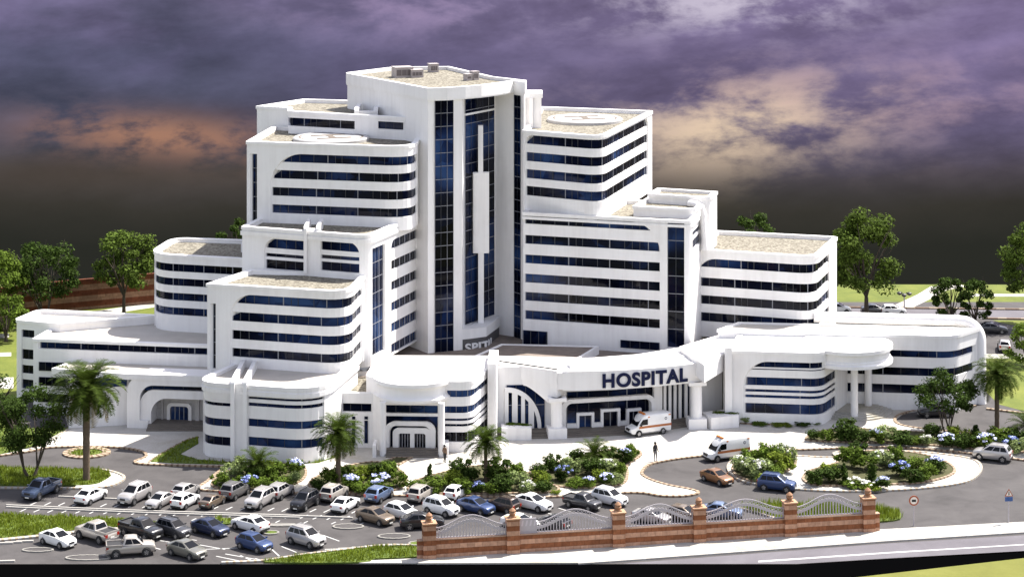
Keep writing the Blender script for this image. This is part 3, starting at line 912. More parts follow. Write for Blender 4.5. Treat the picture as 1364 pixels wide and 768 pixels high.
_, a, b, z0, z1 = portal(p_p2, 525.5, 576, 568, 594, Ye, P2, 0.55, 0.55, 0.19, 0.48, name='door_frame')
md = (a + b)/2
doors(p_p2, a + 0.05, md - 0.2, 0.55, z1, P2, 4, o=0.28); doors(p_p2, md + 0.2, b - 0.05, 0.55, z1, P2, 4, o=0.28)
pm = MB(); ring(pm, p_p2, 0.5, z1, 0.2, 0.45, 0, md - 0.2, md + 0.2); pm.build('door_post', M_WHITE, P2)
stp = MB()
xa, xb = gp(516, 600, 0)[0], gp(585, 600, 0)[0]
for k in range(4): stp.box(xa, xb, Ye - 2.4 + 0.42*k, Ye - 0.1, 0.1, 0.22 + 0.12*k)
stp.build('entrance_steps', M_STEP, P2)
for px0, px1 in ((498.5, 503), (592, 598)):
    ck = MB(); ck.box(gp(px0, 600)[0], gp(px1, 600)[0], Ye - 2.3, Ye - 0.1, 0.1, 1.3)
    ck.build('stair_cheek', M_WHITE, P2)
# canopy with moulded fascia: shallow oval
cn2 = gp(551.5, 499.5, 7.45)
cp = MB()
cp.lathe((0, 0), [(0.96, 5.45), (1.03, 5.5), (1.045, 5.78), (1.0, 5.92), (0.975, 6.1), (0.97, 6.7), (1.0, 6.95), (1.04, 7.05), (1.04, 7.42), (1.0, 7.46)], 64)
cp.v = [(cn2[0] + x*4.15, cn2[1] + 0.5 + y*4.4, z) for x, y, z in cp.v]
CN2 = cp.build('entrance_canopy', M_WHITE, P2, smooth=35)
for px, pyy in ((510, 606), (588, 607)):
    c_ = gp(px, pyy, 0.1)
    k_ = MB(); k_.cyl(c_, 0.33, 0.33, 0.1, 5.5, 24); k_.build('column', M_WHITE, CN2, smooth=40)
# tall pier between left entrance and main front
pr = MB(); q = gp(656, 588, 0)
pr.add([], [])
pp = Path([(*gp(649.5, 587, 0), 0), (*gp(662, 588, 0), 0.5), (*gp(664, 566, 0), 0), (*gp(652, 566, 0), 0)])
ring(pr, pp, 0, 8.05, -0.45, 0.0); pr.prism(pp.poly(-0.3), 7.5, 8.0)
pr.build('pier', M_WHITE, P2)

# ---------------- main entrance front
Zf = 0.5
mp_ = Path([gp(660, 571, Zf), gp(757, 568.5, Zf), gp(815, 566, Zf), gp(870, 561, Zf), gp(915, 554, Zf), gp(962, 546, Zf)], closed=False)
mw = MB(); ring(mw, mp_, 0, 7.0, -0.5, 0.0)
MW = mw.build('entrance_front', M_WHITE, HOSP)
def pglass(path, pa, pb, y0, y1, parent, sp=1.0, o=0.08, name='window', hb=()):
    ua, ub = path.upx(pa), path.upx(pb); Y = path.at((ua+ub)/2).y
    return ribbon(path, ua, ub, zat(y1, Y), zat(y0, Y), parent, name, sp, [zat(h, Y) for h in hb], o=o)
pglass(mp_, 674, 726, 512, 569.5, MW, 1.0, name='fan_window', hb=(538.5,))
# fan of white fins under a quarter arch
fn = MB(); ya = mp_.at(mp_.upx(700)).y
ux = [mp_.upx(x) for x in (673, 677.3, 682.5, 689, 693.5, 700, 704.5, 711, 715, 721)]
x0, x1 = mp_.upx(673), mp_.upx(721.5)
def quart(u, r0, zt, zb):      # falling quarter ellipse
    f = min(1, max(0, (u - x0)/(x1 - x0)*r0)); return zb + (zt - zb)*math.sqrt(max(0, 1 - f**2.2))
zb_, zt_ = zat(569.5, ya), zat(514.5, ya)
for a, b in ((0, 1), (2, 3), (4, 5), (6, 7)):
    cs = [ux[a] + (ux[b]-ux[a])*k/3 for k in range(4)]
    colsolid(fn, mp_, [(u, zb_, quart(u, 1, zt_ - 0.3, zb_)) for u in cs], 0.05, 0.24)
cs = [x0 + (x1-x0)*math.sin(k/24*math.pi/2) for k in range(25)]
xe = mp_.upx(717)
cs2 = sorted(set(cs + [xe]))
def quin(u): f = min(1, (u - x0)/(xe - x0)); return zb_ + (zt_ - 0.5 - zb_)*math.sqrt(max(0, 1 - f**2.2))
colsolid(fn, mp_, [(u, quin(u) if u < xe else zb_, max(quart(u, 1, zt_, zb_), zb_ + 0.02)) for u in cs2], 0.05, 0.30)
fn.build('fan_fin', M_WHITE, MW)
pglass(mp_, 754, 876, 519, 566.5, MW, 1.4, name='entrance_glazing')
def wport(pa, pb, y0, y1, wd, r, o1, name):
    Y = mp_.at(mp_.upx((pa+pb)/2)).y
    return portal(mp_, pa, pb, y0, y1, Y, MW, wd, r, 0.05, o1, name=name)
wport(748, 868, 527.5, 569, 0.42, 0.9, 0.75, 'entrance_arch')
for k, (pa, pb, y0, y1) in enumerate(((767, 790, 548, 570.5), (799, 825, 543, 568), (833, 852, 542.5, 565))):
    _, a, b, z0, z1 = wport(pa, pb, y0, y1, 0.28, 0.0, 0.45, 'door_frame')
    doors(mp_, a + 0.02, b - 0.02, 0.52, z1, MW, 2 if k == 1 else 2, o=0.2)
for a, b in ((755, 767), (790, 799), (825, 833), (852, 868)):
    sill = MB(); ring(sill, mp_, 0.5, 0.95, 0.05, 0.42, 0, mp_.upx(a), mp_.upx(b))
    sill.build('window_sill', M_WHITE, MW)
# right fins
pglass(mp_, 880.5, 922, 510, 556, MW, 1.0, name='fan_window')
fn = MB()
for k in range(6):
    a = 882 + 7.0*k
    ring(fn, mp_, 0.4, 6.0, 0.05, 0.28, 0, mp_.upx(a), mp_.upx(a + 3.6))
ring(fn, mp_, 0.4, 6.5, 0.05, 0.5, 0, mp_.upx(868.5), mp_.upx(879))
fn.build('fan_fin', M_WHITE, MW)
# porch floor with long steps
fl = MB()
def shift(p, d): return (p[0], p[1] - d)
edge = [mp_.at(mp_.L*k/16) for k in range(17)]
for k in range(3):
    d = 2.5 - 0.5*k
    poly = [(p.x, p.y - d - 0.2) for p in edge] + [(p.x, p.y + 0.2) for p in edge[::-1]]
    fl.prism(poly, 0.1, 0.23 + 0.13*k)
fl.build('entrance_steps', M_STEP, MW)
# planters
pl = MB()
q = gp(690, 586, 0.1); pl.box(gp(668, 587)[0], gp(708, 587)[0], q[1], q[1] + 1.6, 0.1, 1.35)
pl.build('planter_wall', M_WHITE, MW); pl = MB()
q = gp(968, 570, 0.1); pl.obox((q[0] - 0.6, q[1] + 1.2), (1, 0.35), 1.6, 1.3, 0.1, 1.35)
pl.build('planter_wall', M_WHITE, MW)
# curved fascia canopy with the sign
Zc0, Zc1 = 5.0, 7.0
c0, c1 = gp(749.7, 520, Zc0), gp(946, 506, Zc0)
mid = Vector(((c0[0]+c1[0])/2, (c0[1]+c1[1])/2 - 1.1))
def bez(k):
    f = k/16; c_ = mid*2 - (Vector(c0)+Vector(c1))*0.5
    return Vector(c0)*(1-f)**2 + c_*2*f*(1-f) + Vector(c1)*f*f
cf = Path([tuple(bez(k)) for k in range(17)], closed=False)
cw = MB()
ring(cw, cf, Zc0, Zc1, -0.55, 0.0)
roofpoly = [tuple(bez(k)) for k in range(17)] + [gp(968, 462, 7.0), gp(950, 447, 7.0), gp(905, 462, 7.0), gp(850, 471, 7.0), gp(790, 475.5, 7.0), gp(742, 477.5, 7.0), gp(742, 488, 7.0)]
cw.prism([(p[0], p[1] + 0.3) for p in roofpoly], 6.2, 6.9)
cw.box(c0[0]-0.6, c0[0]+0.55, c0[1]-0.05, c0[1]+2.5, Zc0 + 0.12, Zc1 - 0.15)
MC = cw.build('main_canopy', M_WHITE, HOSP)
up = MB()
inner = [gp(760, 489, 7.0), gp(810, 486.5, 7.0), gp(850, 482.5, 7.0), gp(898, 474, 7.0)]
ip = Path(inner, closed=False); ring(up, ip, 6.85, 7.35, -1.0, 0.0)
up.build('roof_upstand', M_WHITE, MC)
# link roof from canopy to pavilion
lk = MB()
lk.prism([gp(938, 488, 7.3), gp(975, 466.5, 7.3), gp(1000, 466.5, 7.3), gp(1000, 445, 7.3), gp(985, 440, 7.3), gp(960, 447, 7.3), gp(905, 463, 7.3)], 5.6, 7.45)
lk.build('link_roof', M_WHITE, HOSP)
# haunched beam on the left
hp = Path([gp(660, 508, 5.0), gp(742, 528, 4.4)], closed=False)
hb = MB()
H0 = zat(507.5, hp.at(0).y); H1 = zat(482, hp.at(0).y)
us = [hp.L*k/20 for k in range(21)]
def hz(u):
    f = u/hp.L
    if f < 0.5: return H0
    if f > 0.86: return H0 - 1.45
    g_ = (f - 0.5)/0.36; return H0 - 1.45*g_**1.25
colsolid(hb, hp, [(u, hz(u), H1) for u in us], -0.9, 0.0)
colsolid(hb, hp, [(u, H0 + 0.62, H1 + 0.02) for u in us], -0.3, 0.07)
hb.prism([tuple(hp.at(0, 0)), tuple(hp.at(hp.L, 0)), gp(748, 478, 7.0), gp(655, 474, 7.0)], H1 - 0.5, H1)
hb.build('haunched_beam', M_WHITE, MW)
def pillar(px, pyy, z1, rr=0.62):
    c_ = gp(px, pyy, 0.1)
    k_ = MB(); k_.cyl(c_, rr, rr*0.96, 0.6, z1, 28); k_.obox(c_, (1, 0.12), 0.98, 0.85, 0.1, 1.15); k_.obox(c_, (1, 0.12), 0.95, 0.8, z1 - 0.35, z1)
    return k_.build('column', M_WHITE, MC, smooth=40)
pillar(741.5, 581.5, zat(527, gp(741.5, 581.5)[1])); pillar(927.5, 568.5, 5.02)
# letters HOSPITAL along the fascia
me = text_mesh('HOSPITAL', 2.28, 0.06, 0.085, 1.10)
me.materials.append(M_NAVY)
xs = [v.co.x for v in me.vertices]; xa, xb = min(xs), max(xs)
ua, ub = cf.upx(802.5), cf.upx(915.5)
zlow = zat(519.0, cf.at(ua).y); cap = max(v.co.y for v in me.vertices)
zhi = zat(491.5, cf.at(cf.upx(845)).y)
zlow, hgt = Zc0 + 0.28, 1.42
for v in me.vertices:
    u = ua + (v.co.x - xa)/(xb - xa)*(ub - ua)
    p = cf.at(u, 0.07 + v.co.z)
    v.co = (p.x, p.y, zlow + v.co.y/cap*hgt)
link('sign_letters', me, MC)

# ---------------- helipads and roof plant
def helipad(px, pyy, z, rx, parent, glyph_rot):
    c_ = gp(px, pyy, z)
    mb = MB()
    mb.lathe(c_, [(rx, z - 0.5), (rx, z - 0.1), (rx - 0.12, z)], 64)
    ob = mb.build('helipad', mat('pad_concrete', (0.40, 0.39, 0.385), 0.7, var=0.08, vscale=0.8), parent, smooth=35)
    g_ = MB()
    a = Vector((math.cos(glyph_rot), math.sin(glyph_rot))); b = Vector((-a.y, a.x)); c2 = Vector(c_)
    s = rx*0.42
    for d in (-1, 1): g_.obox(c2 + b*(d*s*0.75), a, s*1.1, s*0.2, z + 0.004, z + 0.04)
    g_.obox(c2, b, s*0.55, s*0.2, z + 0.004, z + 0.04)
    n = 48
    vs = []
    for i in range(n):
        an = 2*math.pi*i/n
        for r_ in (rx*0.80, rx*0.86): vs.append((c_[0] + r_*math.cos(an), c_[1] + r_*math.sin(an), z + 0.006))
    g_.add(vs, [[2*i, 2*i+1, (2*i+3) % (2*n), (2*i+2) % (2*n)] for i in range(n)])
    g_.build('landing_mark', mat('tan_paint', (0.13, 0.105, 0.085), 0.8), ob)
helipad(779, 157, 29.45, 4.55, RH, R(15))
helipad(441, 182, 28.95, 4.35, LH, R(20))
def plant(px, pyy, z, boxes, label, rot=0.35):
    c_ = gp(px, pyy, z)
    e = empty('rooftop_unit', (*c_, z), rot, label, 'air conditioner', 'air handling units on the roofs')
    mb = MB(); gr = MB()
    for (x0, x1, y0, y1, h) in boxes:
        mb.box(x0, x1, y0, y1, 0.0, h)
        mb.box(x0-0.06, x1+0.06, y0-0.06, y1+0.06, h, h + 0.1)
        for k in range(3): gr.box(x0 + 0.12 + (x1-x0-0.24)*k/3, x0 + 0.05 + (x1-x0-0.24)*(k+1)/3, y0 - 0.03, y0, 0.25, h - 0.2)
    mb.build('casing', mat('plant_casing', (0.36, 0.32, 0.31), 0.6, var=0.1), e)
    gr.build('grille', mat('plant_grille', (0.12, 0.10, 0.10), 0.6), e)
plant(543, 103, 34.6, [(-1.6, 0.6, -0.4, 1.4, 1.15), (0.2, 1.7, -0.9, 0.7, 0.85)], 'largest grey rooftop unit on the tower roof, at its left edge')
plant(577, 96, 34.6, [(-0.55, 0.55, -0.5, 0.5, 0.95)], 'small square grey vent box in the middle of the tower roof')
plant(628, 107, 34.6, [(-0.9, -0.1, -0.4, 0.4, 0.7), (0.1, 0.9, -0.3, 0.5, 0.95)], 'pair of small grey condensers near the right edge of the tower roof', 0.6)
# ================================================================== ground, roads, paving
def structure(mb, name, mats, **k):
    o = mb.build(name, mats, **k); o['kind'] = 'structure'; return o
g = MB()
front = G([(-700, 750.5), (300, 750.5), (823, 750.5), (1061, 750.5), (1184, 743), (1364, 733), (1900, 706)])
g.sheet([(-130, 300.6), *front, (150, 300.6)], 0.0)
structure(g, 'ground', M_ASPH)
g = MB()
verge_edge = G([(-700, 800), (900, 776), (1137, 768), (1364, 742), (1900, 690)])
g.sheet(front[:1] + front + verge_edge[::-1], -0.02); structure(g, 'black_void_strip', M_BLACK)  # added black strip standing in for the void past the front edge
g = MB(); g.sheet([(-130, 60), (150, 60)] + verge_edge[::-1], -0.03); structure(g, 'verge', M_OLIVE)

def flat(name, pts, z, m, zbot=None, px=True):
    mb = MB(); P = G(pts, max(0.0, z)) if px else pts
    if zbot is None: mb.sheet(P, z)
    else: mb.prism(P, zbot, z)
    return structure(mb, name, m)
def smooth_line(pts, n=5, closed=False):
    """Catmull-Rom through image-traced ground points, in site metres"""
    P = [Vector(gp(*p)) for p in pts]
    out_ = []
    m = len(P)
    rng = range(m if closed else m-1)
    for i in rng:
        p0 = P[(i-1) % m] if closed else P[max(i-1, 0)]; p1 = P[i]; p2 = P[(i+1) % m]; p3 = P[(i+2) % m] if closed else P[min(i+2, m-1)]
        for k in range(n):
            t = k/n
            out_.append(0.5*((2*p1) + (p2-p0)*t + (2*p0-5*p1+4*p2-p3)*t*t + (3*p1-p0-3*p2+p3)*t**3))
    if not closed: out_.append(P[-1])
    return [(p.x, p.y) for p in out_]
def kerb(pts, name='kerb', w_=0.30, h=0.17, closed=False, mats=(M_KERB1, M_KERB2), step=0.6, n=5, world=False, ratio=0.62):
    L = pts if world else smooth_line(pts, n, closed)
    p = Path(L, closed=closed)
    mb = MB(); k = 0; u = 0.0
    while u < p.L - 0.01:
        d = step*(ratio if k % 2 == 0 else 1 - ratio)
        v = min(p.L, u + d)
        colsolid(mb, p, [(x, 0.0, h + 0.01*(k % 2)) for x in p.uu(u, v)], -w_/2, w_/2, k % 2)
        u = v; k += 1
    return structure(mb, name, list(mats))

# ---- paved forecourt
K1 = [(-30, 612), (40, 602), (66, 597), (117, 595.6), (162, 597), (188, 601.5), (195, 607), (191, 611), (180, 615), (188, 618.6), (235, 620.3), (303, 622)]
K2 = [(303, 622), (290, 630), (277, 641), (264.5, 652), (300, 655), (345, 656.5), (389, 657.3), (405, 657), (470, 659), (540, 661), (577, 660.5), (624, 661.5), (680, 662), (732, 662.5), (790, 659), (830, 657), (857, 657.2), (881, 661), (908, 661.5), (926, 659), (930, 656), (918, 652), (890, 646.7), (868, 640), (857, 634), (855, 629), (862, 621), (876, 616.5), (905, 611.5), (940, 607.5), (975, 603.5), (1008, 601.5), (1054, 600), (1100, 598.5), (1150, 596.5), (1194, 596.5), (1260, 601), (1320, 608), (1400, 618)]
plaza = smooth_line(K1) + smooth_line(K2)[1:]
plaza += G([(1400, 582), (1330, 579), (1260, 575), (1205, 568), (1192, 560), (1203, 551), (1240, 545), (1300, 541), (1300, 470), (60, 470), (92, 572), (62, 590), (40, 598), (-30, 607)])
mb = MB(); mb.prism(plaza, -0.05, 0.10); structure(mb, 'forecourt', M_PLAZA)
kerb(K1); kerb(K2, mats=(M_KERB1, M_KERB2))
kerb([(1400, 582), (1330, 579), (1260, 575), (1205, 568), (1192, 560), (1203, 551), (1240, 545), (1300, 541)])
# shade-grey porch floor paving in front of the doors
# ---- turning circle island on the left
def oval(cx, cy, rx, ry, n=28):
    a = gp(cx, cy); b = gp(cx + rx, cy)[0] - a[0]
    d = (gp(cx, cy - ry)[1] - gp(cx, cy + ry)[1]) / 2
    return [(a[0] + b*math.cos(2*math.pi*k/n), a[1] + d*math.sin(2*math.pi*k/n)) for k in range(n)]
def island(cx, cy, rx, ry, name, mk=(M_KERB1, M_KERB2), w_=0.5, top=M_LAWN, h=0.16):
    o = oval(cx, cy, rx, ry)
    kerb(o, name, w_, h, True, mk, world=True)
    mb = MB(); mb.prism(o, -0.02, 0.08); structure(mb, 'island_grass' if top is M_LAWN else 'island_paving', top)
    return o
ISL = island(115.5, 603.5, 26.5, 6.0, 'island_kerb', w_=0.8)

# ---- lawns (ground sheet plus real blades, see plants)
LAWN_AREAS = []
def lawn(pts, z=0.14, n=4, dens=10, hgt=0.16, m=None, zb=-0.02, sm=True):
    P = smooth_line(pts, n, True) if sm else G(pts)
    mb = MB(); mb.prism(P, zb, z); structure(mb, 'lawn', m or M_LAWN)
    LAWN_AREAS.append((P, z, dens, hgt))
lawn([(198, 615.5), (222, 602), (248, 588), (264, 583.5), (264, 592), (240, 606), (262, 613), (309, 617), (372, 615.5), (425, 606), (438, 604), (447, 610), (424, 617.5), (368, 620), (290, 619.5), (230, 618)], 0.16, 4, 16, 0.22, sm=False)
kerb([(198, 616.5), (222, 601.5), (248, 587.5), (264, 583)], w_=0.25)
# long grass island by the pickup
isl = [(-40, 624), (40, 624.5), (110, 626), (140, 628.5), (147, 634), (138, 641), (120, 646.5), (60, 647.5), (-40, 646)]
lawn(isl, 0.15, 4, 34, 0.28)
tipm = MB(); tipm.prism(smooth_line([(120, 629), (150, 630), (164, 634), (160, 641), (145, 647), (120, 650), (100, 650)], 4, True), -0.02, 0.10); structure(tipm, 'island_tip', M_PLAZA)
kerb([(-40, 650), (60, 650.5), (115, 651), (145, 648.5), (162, 641), (164.5, 635), (152, 629.5), (135, 626)], mats=(M_KERBW, M_KERB1))
# left margin
lawn([(-60, 575), (30, 572), (80, 571), (90, 574), (66, 584), (38, 596), (0, 606), (-60, 610)], 0.15, 3, 10, 0.2)
kerb([(92, 572), (64, 588), (40, 600)], mats=(M_KERBW, M_KERB1))
# strip between the parking rows
lawn([(-60, 686), (60, 688), (140, 691), (192, 694.5), (232, 699.5), (205, 702), (160, 703), (90, 708), (40, 714), (0, 718), (-60, 722)], 0.14, 3, 34, 0.28)
kerb([(-60, 725), (0, 720), (50, 715), (110, 708.5), (165, 704.5)], mats=(M_KERBW, M_KERB1), w_=0.5)
lawn([(288, 690), (306, 692.5), (312, 696), (300, 699), (288, 697)], 0.14, 3, 20, 0.25)
# front verge beside the boundary wall
lawn([(352, 749.6), (392, 742.5), (440, 736.5), (500, 729.5), (545, 729), (557, 731), (557, 742), (500, 745), (480, 750)], 0.14, 3, 34, 0.26)
kerb([(295, 750), (350, 747.5), (400, 740), (470, 731.5), (512, 727), (545, 727)], mats=(M_KERBW, M_KERB1))
mb = MB(); mb.prism(G([(478, 750.4), (492, 747), (558, 744), (558, 750.4)]), -0.01, 0.10); structure(mb, 'verge_paving', M_PATH)
# behind the fence on the right
lawn([(985, 676.5), (1010, 674), (1060, 673), (1120, 676), (1190, 680), (1200, 688), (1190, 694), (1120, 698), (1070, 700), (1035, 691)], 0.14, 3, 30, 0.55)
kerb([(984, 677), (1012, 684), (1042, 694), (1075, 703)], mats=(M_KERBW, M_KERB1))
# pavement and road in front of the boundary wall
mb = MB(); mb.prism(G([(556, 751), (556, 744), (1172, 706), (1400, 694), (1500, 690), (1500, 702), (1364, 709), (1184, 720.6), (823, 747), (790, 750.4)]), -0.01, 0.12); structure(mb, 'pavement', M_PATH)
kerb(G([(770, 751), (823, 747.5), (1000, 734.5), (1184, 721), (1364, 709.5), (1500, 702)]), 'pavement_kerb', 0.22, 0.135, world=True, mats=(M_KERBW, mat('grey_kerb', (0.44, 0.42, 0.39), 0.8)), step=3.0, ratio=0.9)
mb = MB(); mb.sheet(G([(830, 749.8), (1184, 723), (1500, 704), (1500, 727), (1364, 733), (1184, 742.6), (1061, 750.2), (840, 750.2)]), 0.004); structure(mb, 'road', M_ASPH2)
mb = MB(); mb.sheet(G([(1010, 746.2), (1184, 734.6), (1364, 724), (1364, 725.2), (1184, 736.2), (1010, 748.2)]), 0.008); structure(mb, 'road_marking', M_LINE)

# ---- central islands on the right
med = [(986, 640), (974, 632), (970, 622), (980, 612), (1010, 607.5), (1060, 608), (1110, 610), (1115, 603), (1180, 601), (1240, 604), (1290, 611), (1306, 620), (1303, 632), (1285, 643), (1240, 650), (1180, 654), (1120, 655), (1060, 652), (1010, 646)]
mm = smooth_line(med, 4, True)
mb = MB(); mb.prism(mm, -0.02, 0.10); structure(mb, 'road_island', M_PLAZA)
kerb(mm, world=True, closed=True, mats=(M_KERBW, M_KERB1))
BEDS = {}
def bed(name, pts, z=0.20, edge=(M_KERB1, M_KERB2), n=4):
    P = smooth_line(pts, n, True); BEDS[name] = P
    mb = MB(); mb.prism(P, 0.0, z); structure(mb, 'planting_bed', M_SOIL)
    kerb(P, 'bed_kerb', 0.25, z + 0.05, True, edge, world=True)
bed('a', [(283, 648), (292, 634), (318, 626), (360, 620.5), (396, 620), (408, 631), (395, 645), (350, 652.5), (300, 652.5)])
bed('b', [(413, 650), (420, 638), (450, 626), (495, 617), (524, 623), (541, 638), (532, 652), (500, 658), (440, 657)])
bed('c', [(546, 655), (552, 643), (590, 631), (640, 622), (690, 628), (720, 640), (744, 652), (730, 657.5), (660, 659), (580, 659)])
bed('d', [(703, 634), (720, 623), (760, 614), (800, 603), (840, 600), (854, 607), (836, 620), (836, 632), (830, 645), (800, 651), (750, 650), (716, 644)])
bed('e', [(978, 632), (980, 618), (1005, 609), (1045, 606), (1060, 616), (1050, 628), (1020, 638), (1000, 642)])
bed('f', [(1070, 640), (1080, 628), (1115, 618), (1122, 606), (1175, 602), (1225, 606), (1262, 618), (1270, 632), (1230, 644), (1150, 648), (1090, 648)])
bed('g', [(1074, 587), (1090, 577), (1130, 572), (1180, 575), (1250, 578), (1320, 582), (1400, 586), (1400, 604), (1330, 602), (1260, 596), (1190, 592), (1110, 590)])
bed('h', [(982, 563), (1000, 557), (1050, 559), (1094, 561), (1090, 565), (1040, 566.5), (1000, 566)], 0.16)
# planting pit in the path by the left entrance
mb = MB(); mb.prism(G([(510, 617), (527, 610), (548, 611), (532, 620)]), 0.0, 0.125); structure(mb, 'planting_pit', M_SOIL)
kerb(G([(510, 617), (527, 610), (548, 611), (532, 620)]), 'bed_kerb', 0.25, 0.2, True, world=True)

# ---- far side: lawns, road, path
def far(name, pts, z, m): flat(name, pts, z, m)
far('lawn', [(-600, 565), (-600, 376), (1450, 379), (1950, 379), (1950, 402), (1100, 402), (700, 420), (205, 430), (60, 440), (10, 600), (-300, 640)], 0.004, M_LAWNF)
far('lawn', [(1100, 399), (1960, 397), (1960, 382), (1100, 382)], 0.008, M_LAWNF)
far('path', [(1180, 411), (1196, 404), (1222, 392), (1240, 381), (1280, 379), (1290, 381), (1262, 386), (1235, 400), (1212, 411)], 0.012, M_PATH)
far('path', [(1290, 391), (1500, 391.5), (1500, 395), (1290, 394.5)], 0.012, M_PATH)
far('back_road', [(1100, 416), (1100, 410), (1500, 414), (1700, 416), (1700, 425), (1500, 423), (1230, 424)], 0.012, M_ASPH2)
kerb(G([(1100, 409.5), (1300, 412), (1500, 414)]), 'kerb', 0.4, 0.18, world=True, mats=(M_KERB2, M_KERB1), step=3.0)
kerb(G([(1310, 424.5), (1364, 425.5), (1500, 427)]), 'kerb', 0.4, 0.18, world=True, mats=(M_KERB2, M_KERB1), step=3.0)
far('lawn', [(1322, 426), (1500, 428), (1500, 436), (1356, 434), (1335, 430)], 0.012, M_LAWNF)
far('lawn', [(1312, 477), (1500, 478), (1500, 548), (1364, 547), (1330, 538), (1312, 520)], 0.012, M_LAWNF)
far('path', [(1304, 471), (1500, 473), (1500, 478), (1304, 477)], 0.012, M_PATH)
kerb(G([(1314, 545), (1364, 551), (1450, 556)]), 'kerb', 0.34, 0.18, world=True)
far('path', [(55, 424), (205, 403), (330, 398), (330, 403), (205, 409), (80, 428)], 0.012, M_PATH)
far('path', [(-60, 471), (15, 469), (15, 474), (-60, 476)], 0.012, M_PATH)
far('path', [(-60, 503), (18, 502), (18, 517), (-60, 519)], 0.012, M_PATH)
far('path', [(-60, 449), (12, 444), (12, 449), (-60, 455)], 0.012, M_PATH)

# ---- parking markings
pm = MB()
def stripe(a, b, wd=0.11):
    a, b = Vector(gp(*a)), Vector(gp(*b)); d = (b-a).normalized(); n = Vector((-d.y, d.x))*wd/2
    pm.sheet([tuple(a-n), tuple(b-n), tuple(b+n), tuple(a+n)], 0.005)
for k in range(26):
    x = 26 + 18.6*k; y = 681 + 0.36*k*1.3
    stripe((x, y), (x + 12, y - 5.2), 0.14)
    stripe((x + 14.5, y - 9), (x + 23, y - 13), 0.14)
    if k % 2 == 0: stripe((x + 6, y + 6), (x + 12, y + 3.2), 0.13)
for a, b in (((205, 718), (250, 725)), ((255, 723), (300, 731)), ((222, 713), (262, 719)), ((300, 737), (340, 744)), ((288, 740), (322, 747)), ((270, 731), (318, 729)), ((200, 727), (214, 731)),
             ((358, 727), (372, 740)), ((375, 727), (395, 735)), ((430, 712), (452, 720)), ((208, 693), (222, 690)), ((100, 742), (140, 738)), ((740, 690), (765, 684)), ((730, 683), (750, 687)), ((744, 676), (760, 681)), ((320, 739), (338, 747)), ((340, 743), (352, 747))):
    stripe(a, b, 0.13)
structure(pm, 'parking_marking', M_LINE)
def divider(pts):
    L = smooth_line(pts, 3); p = Path(L, closed=False); mb = MB()
    colsolid(mb, p, [(u, 0, 0.13) for u in p.uu(0, p.L)], -0.09, 0.09); structure(mb, 'divider_kerb', M_KERBW)
divider([(8, 673), (100, 677), (200, 681), (330, 685), (470, 690)]); divider([(8, 675.5), (100, 679.5), (200, 683.5), (330, 687.5), (400, 689.7)])
divider([(78, 661.5), (135, 664), (180, 666)]); divider([(320, 699), (357, 700), (398, 699.5)])
M_KERBO = mat('worn_kerb', (0.22, 0.21, 0.19), 0.8, var=0.2, vscale=2)
for (cx, cy, rx, ry) in ((50.5, 732.5, 20, 2.6), (117, 743, 29, 3.2), (464, 701.5, 20, 3.1), (525, 714.5, 21, 3.2), (361, 709.5, 10, 2.3), (556, 724, 11, 2.6), (375, 699.5, 22, 1.5)):
    island(cx, cy, rx, ry, 'island_kerb', (M_KERBO, M_KERBO), 0.16, M_ASPH if rx > 12 else M_LAWN, 0.11)
for k, (x, y) in enumerate(((444, 733), (462, 731.5), (480, 730), (497, 728.5), (515, 727.5), (6, 724), (18, 722.8), (33, 721.5), (8, 748))):
    c_ = gp(x, y); mb = MB(); mb.obox((0, 0), (0.97, 0.1), 0.75, 0.12, 0.0, 0.16)
    st = mb.build('wheel_stop', M_KERBW, loc=(*c_, 0.0))
    tag(st, 'low pale concrete wheel stop in a line along the front parking edge' if k < 5 else 'low pale concrete wheel stop near the bottom left corner of the car park', 'wheel stop', 'wheel stops along the car park edge' if k < 5 else 'wheel stops in the bottom left corner')
# ================================================================== plants
rs = np.random.RandomState(11)
def leaf_mat(name, col, island=0.6, tr=0.28): return mat(name, col, 0.7, spec=0.04, var=0.25, vscale=0.6, island=island, translucent=tr)
L_TREE = leaf_mat('tree_leaf', (0.072, 0.108, 0.018)); L_DARK = leaf_mat('dark_leaf', (0.038, 0.064, 0.012)); L_LIME = leaf_mat('lime_leaf', (0.135, 0.178, 0.022))
L_PALE = leaf_mat('pale_leaf', (0.20, 0.25, 0.095)); L_MID = leaf_mat('mid_leaf', (0.086, 0.130, 0.018)); L_PALM = leaf_mat('palm_leaf', (0.044, 0.068, 0.010), 0.5)
L_DRY = leaf_mat('dry_frond', (0.20, 0.16, 0.075)); L_GRASS = leaf_mat('grass_blade', (0.165, 0.21, 0.024), 0.5)
M_BARK = mat('bark', (0.055, 0.042, 0.030), 0.9, var=0.3, vscale=3, bump=0.5, bscale=9)
M_PTRUNK = mat('palm_trunk', (0.105, 0.075, 0.048), 0.9, var=0.35, vscale=5, bump=0.6, bscale=7)
B_BLUE = mat('blue_blossom', (0.30, 0.36, 0.68), 0.7, island=0.35); B_WHITE = mat('white_blossom', (0.72, 0.72, 0.66), 0.7, island=0.2); B_LILAC = mat('lilac_blossom', (0.58, 0.62, 0.84), 0.7, island=0.3)

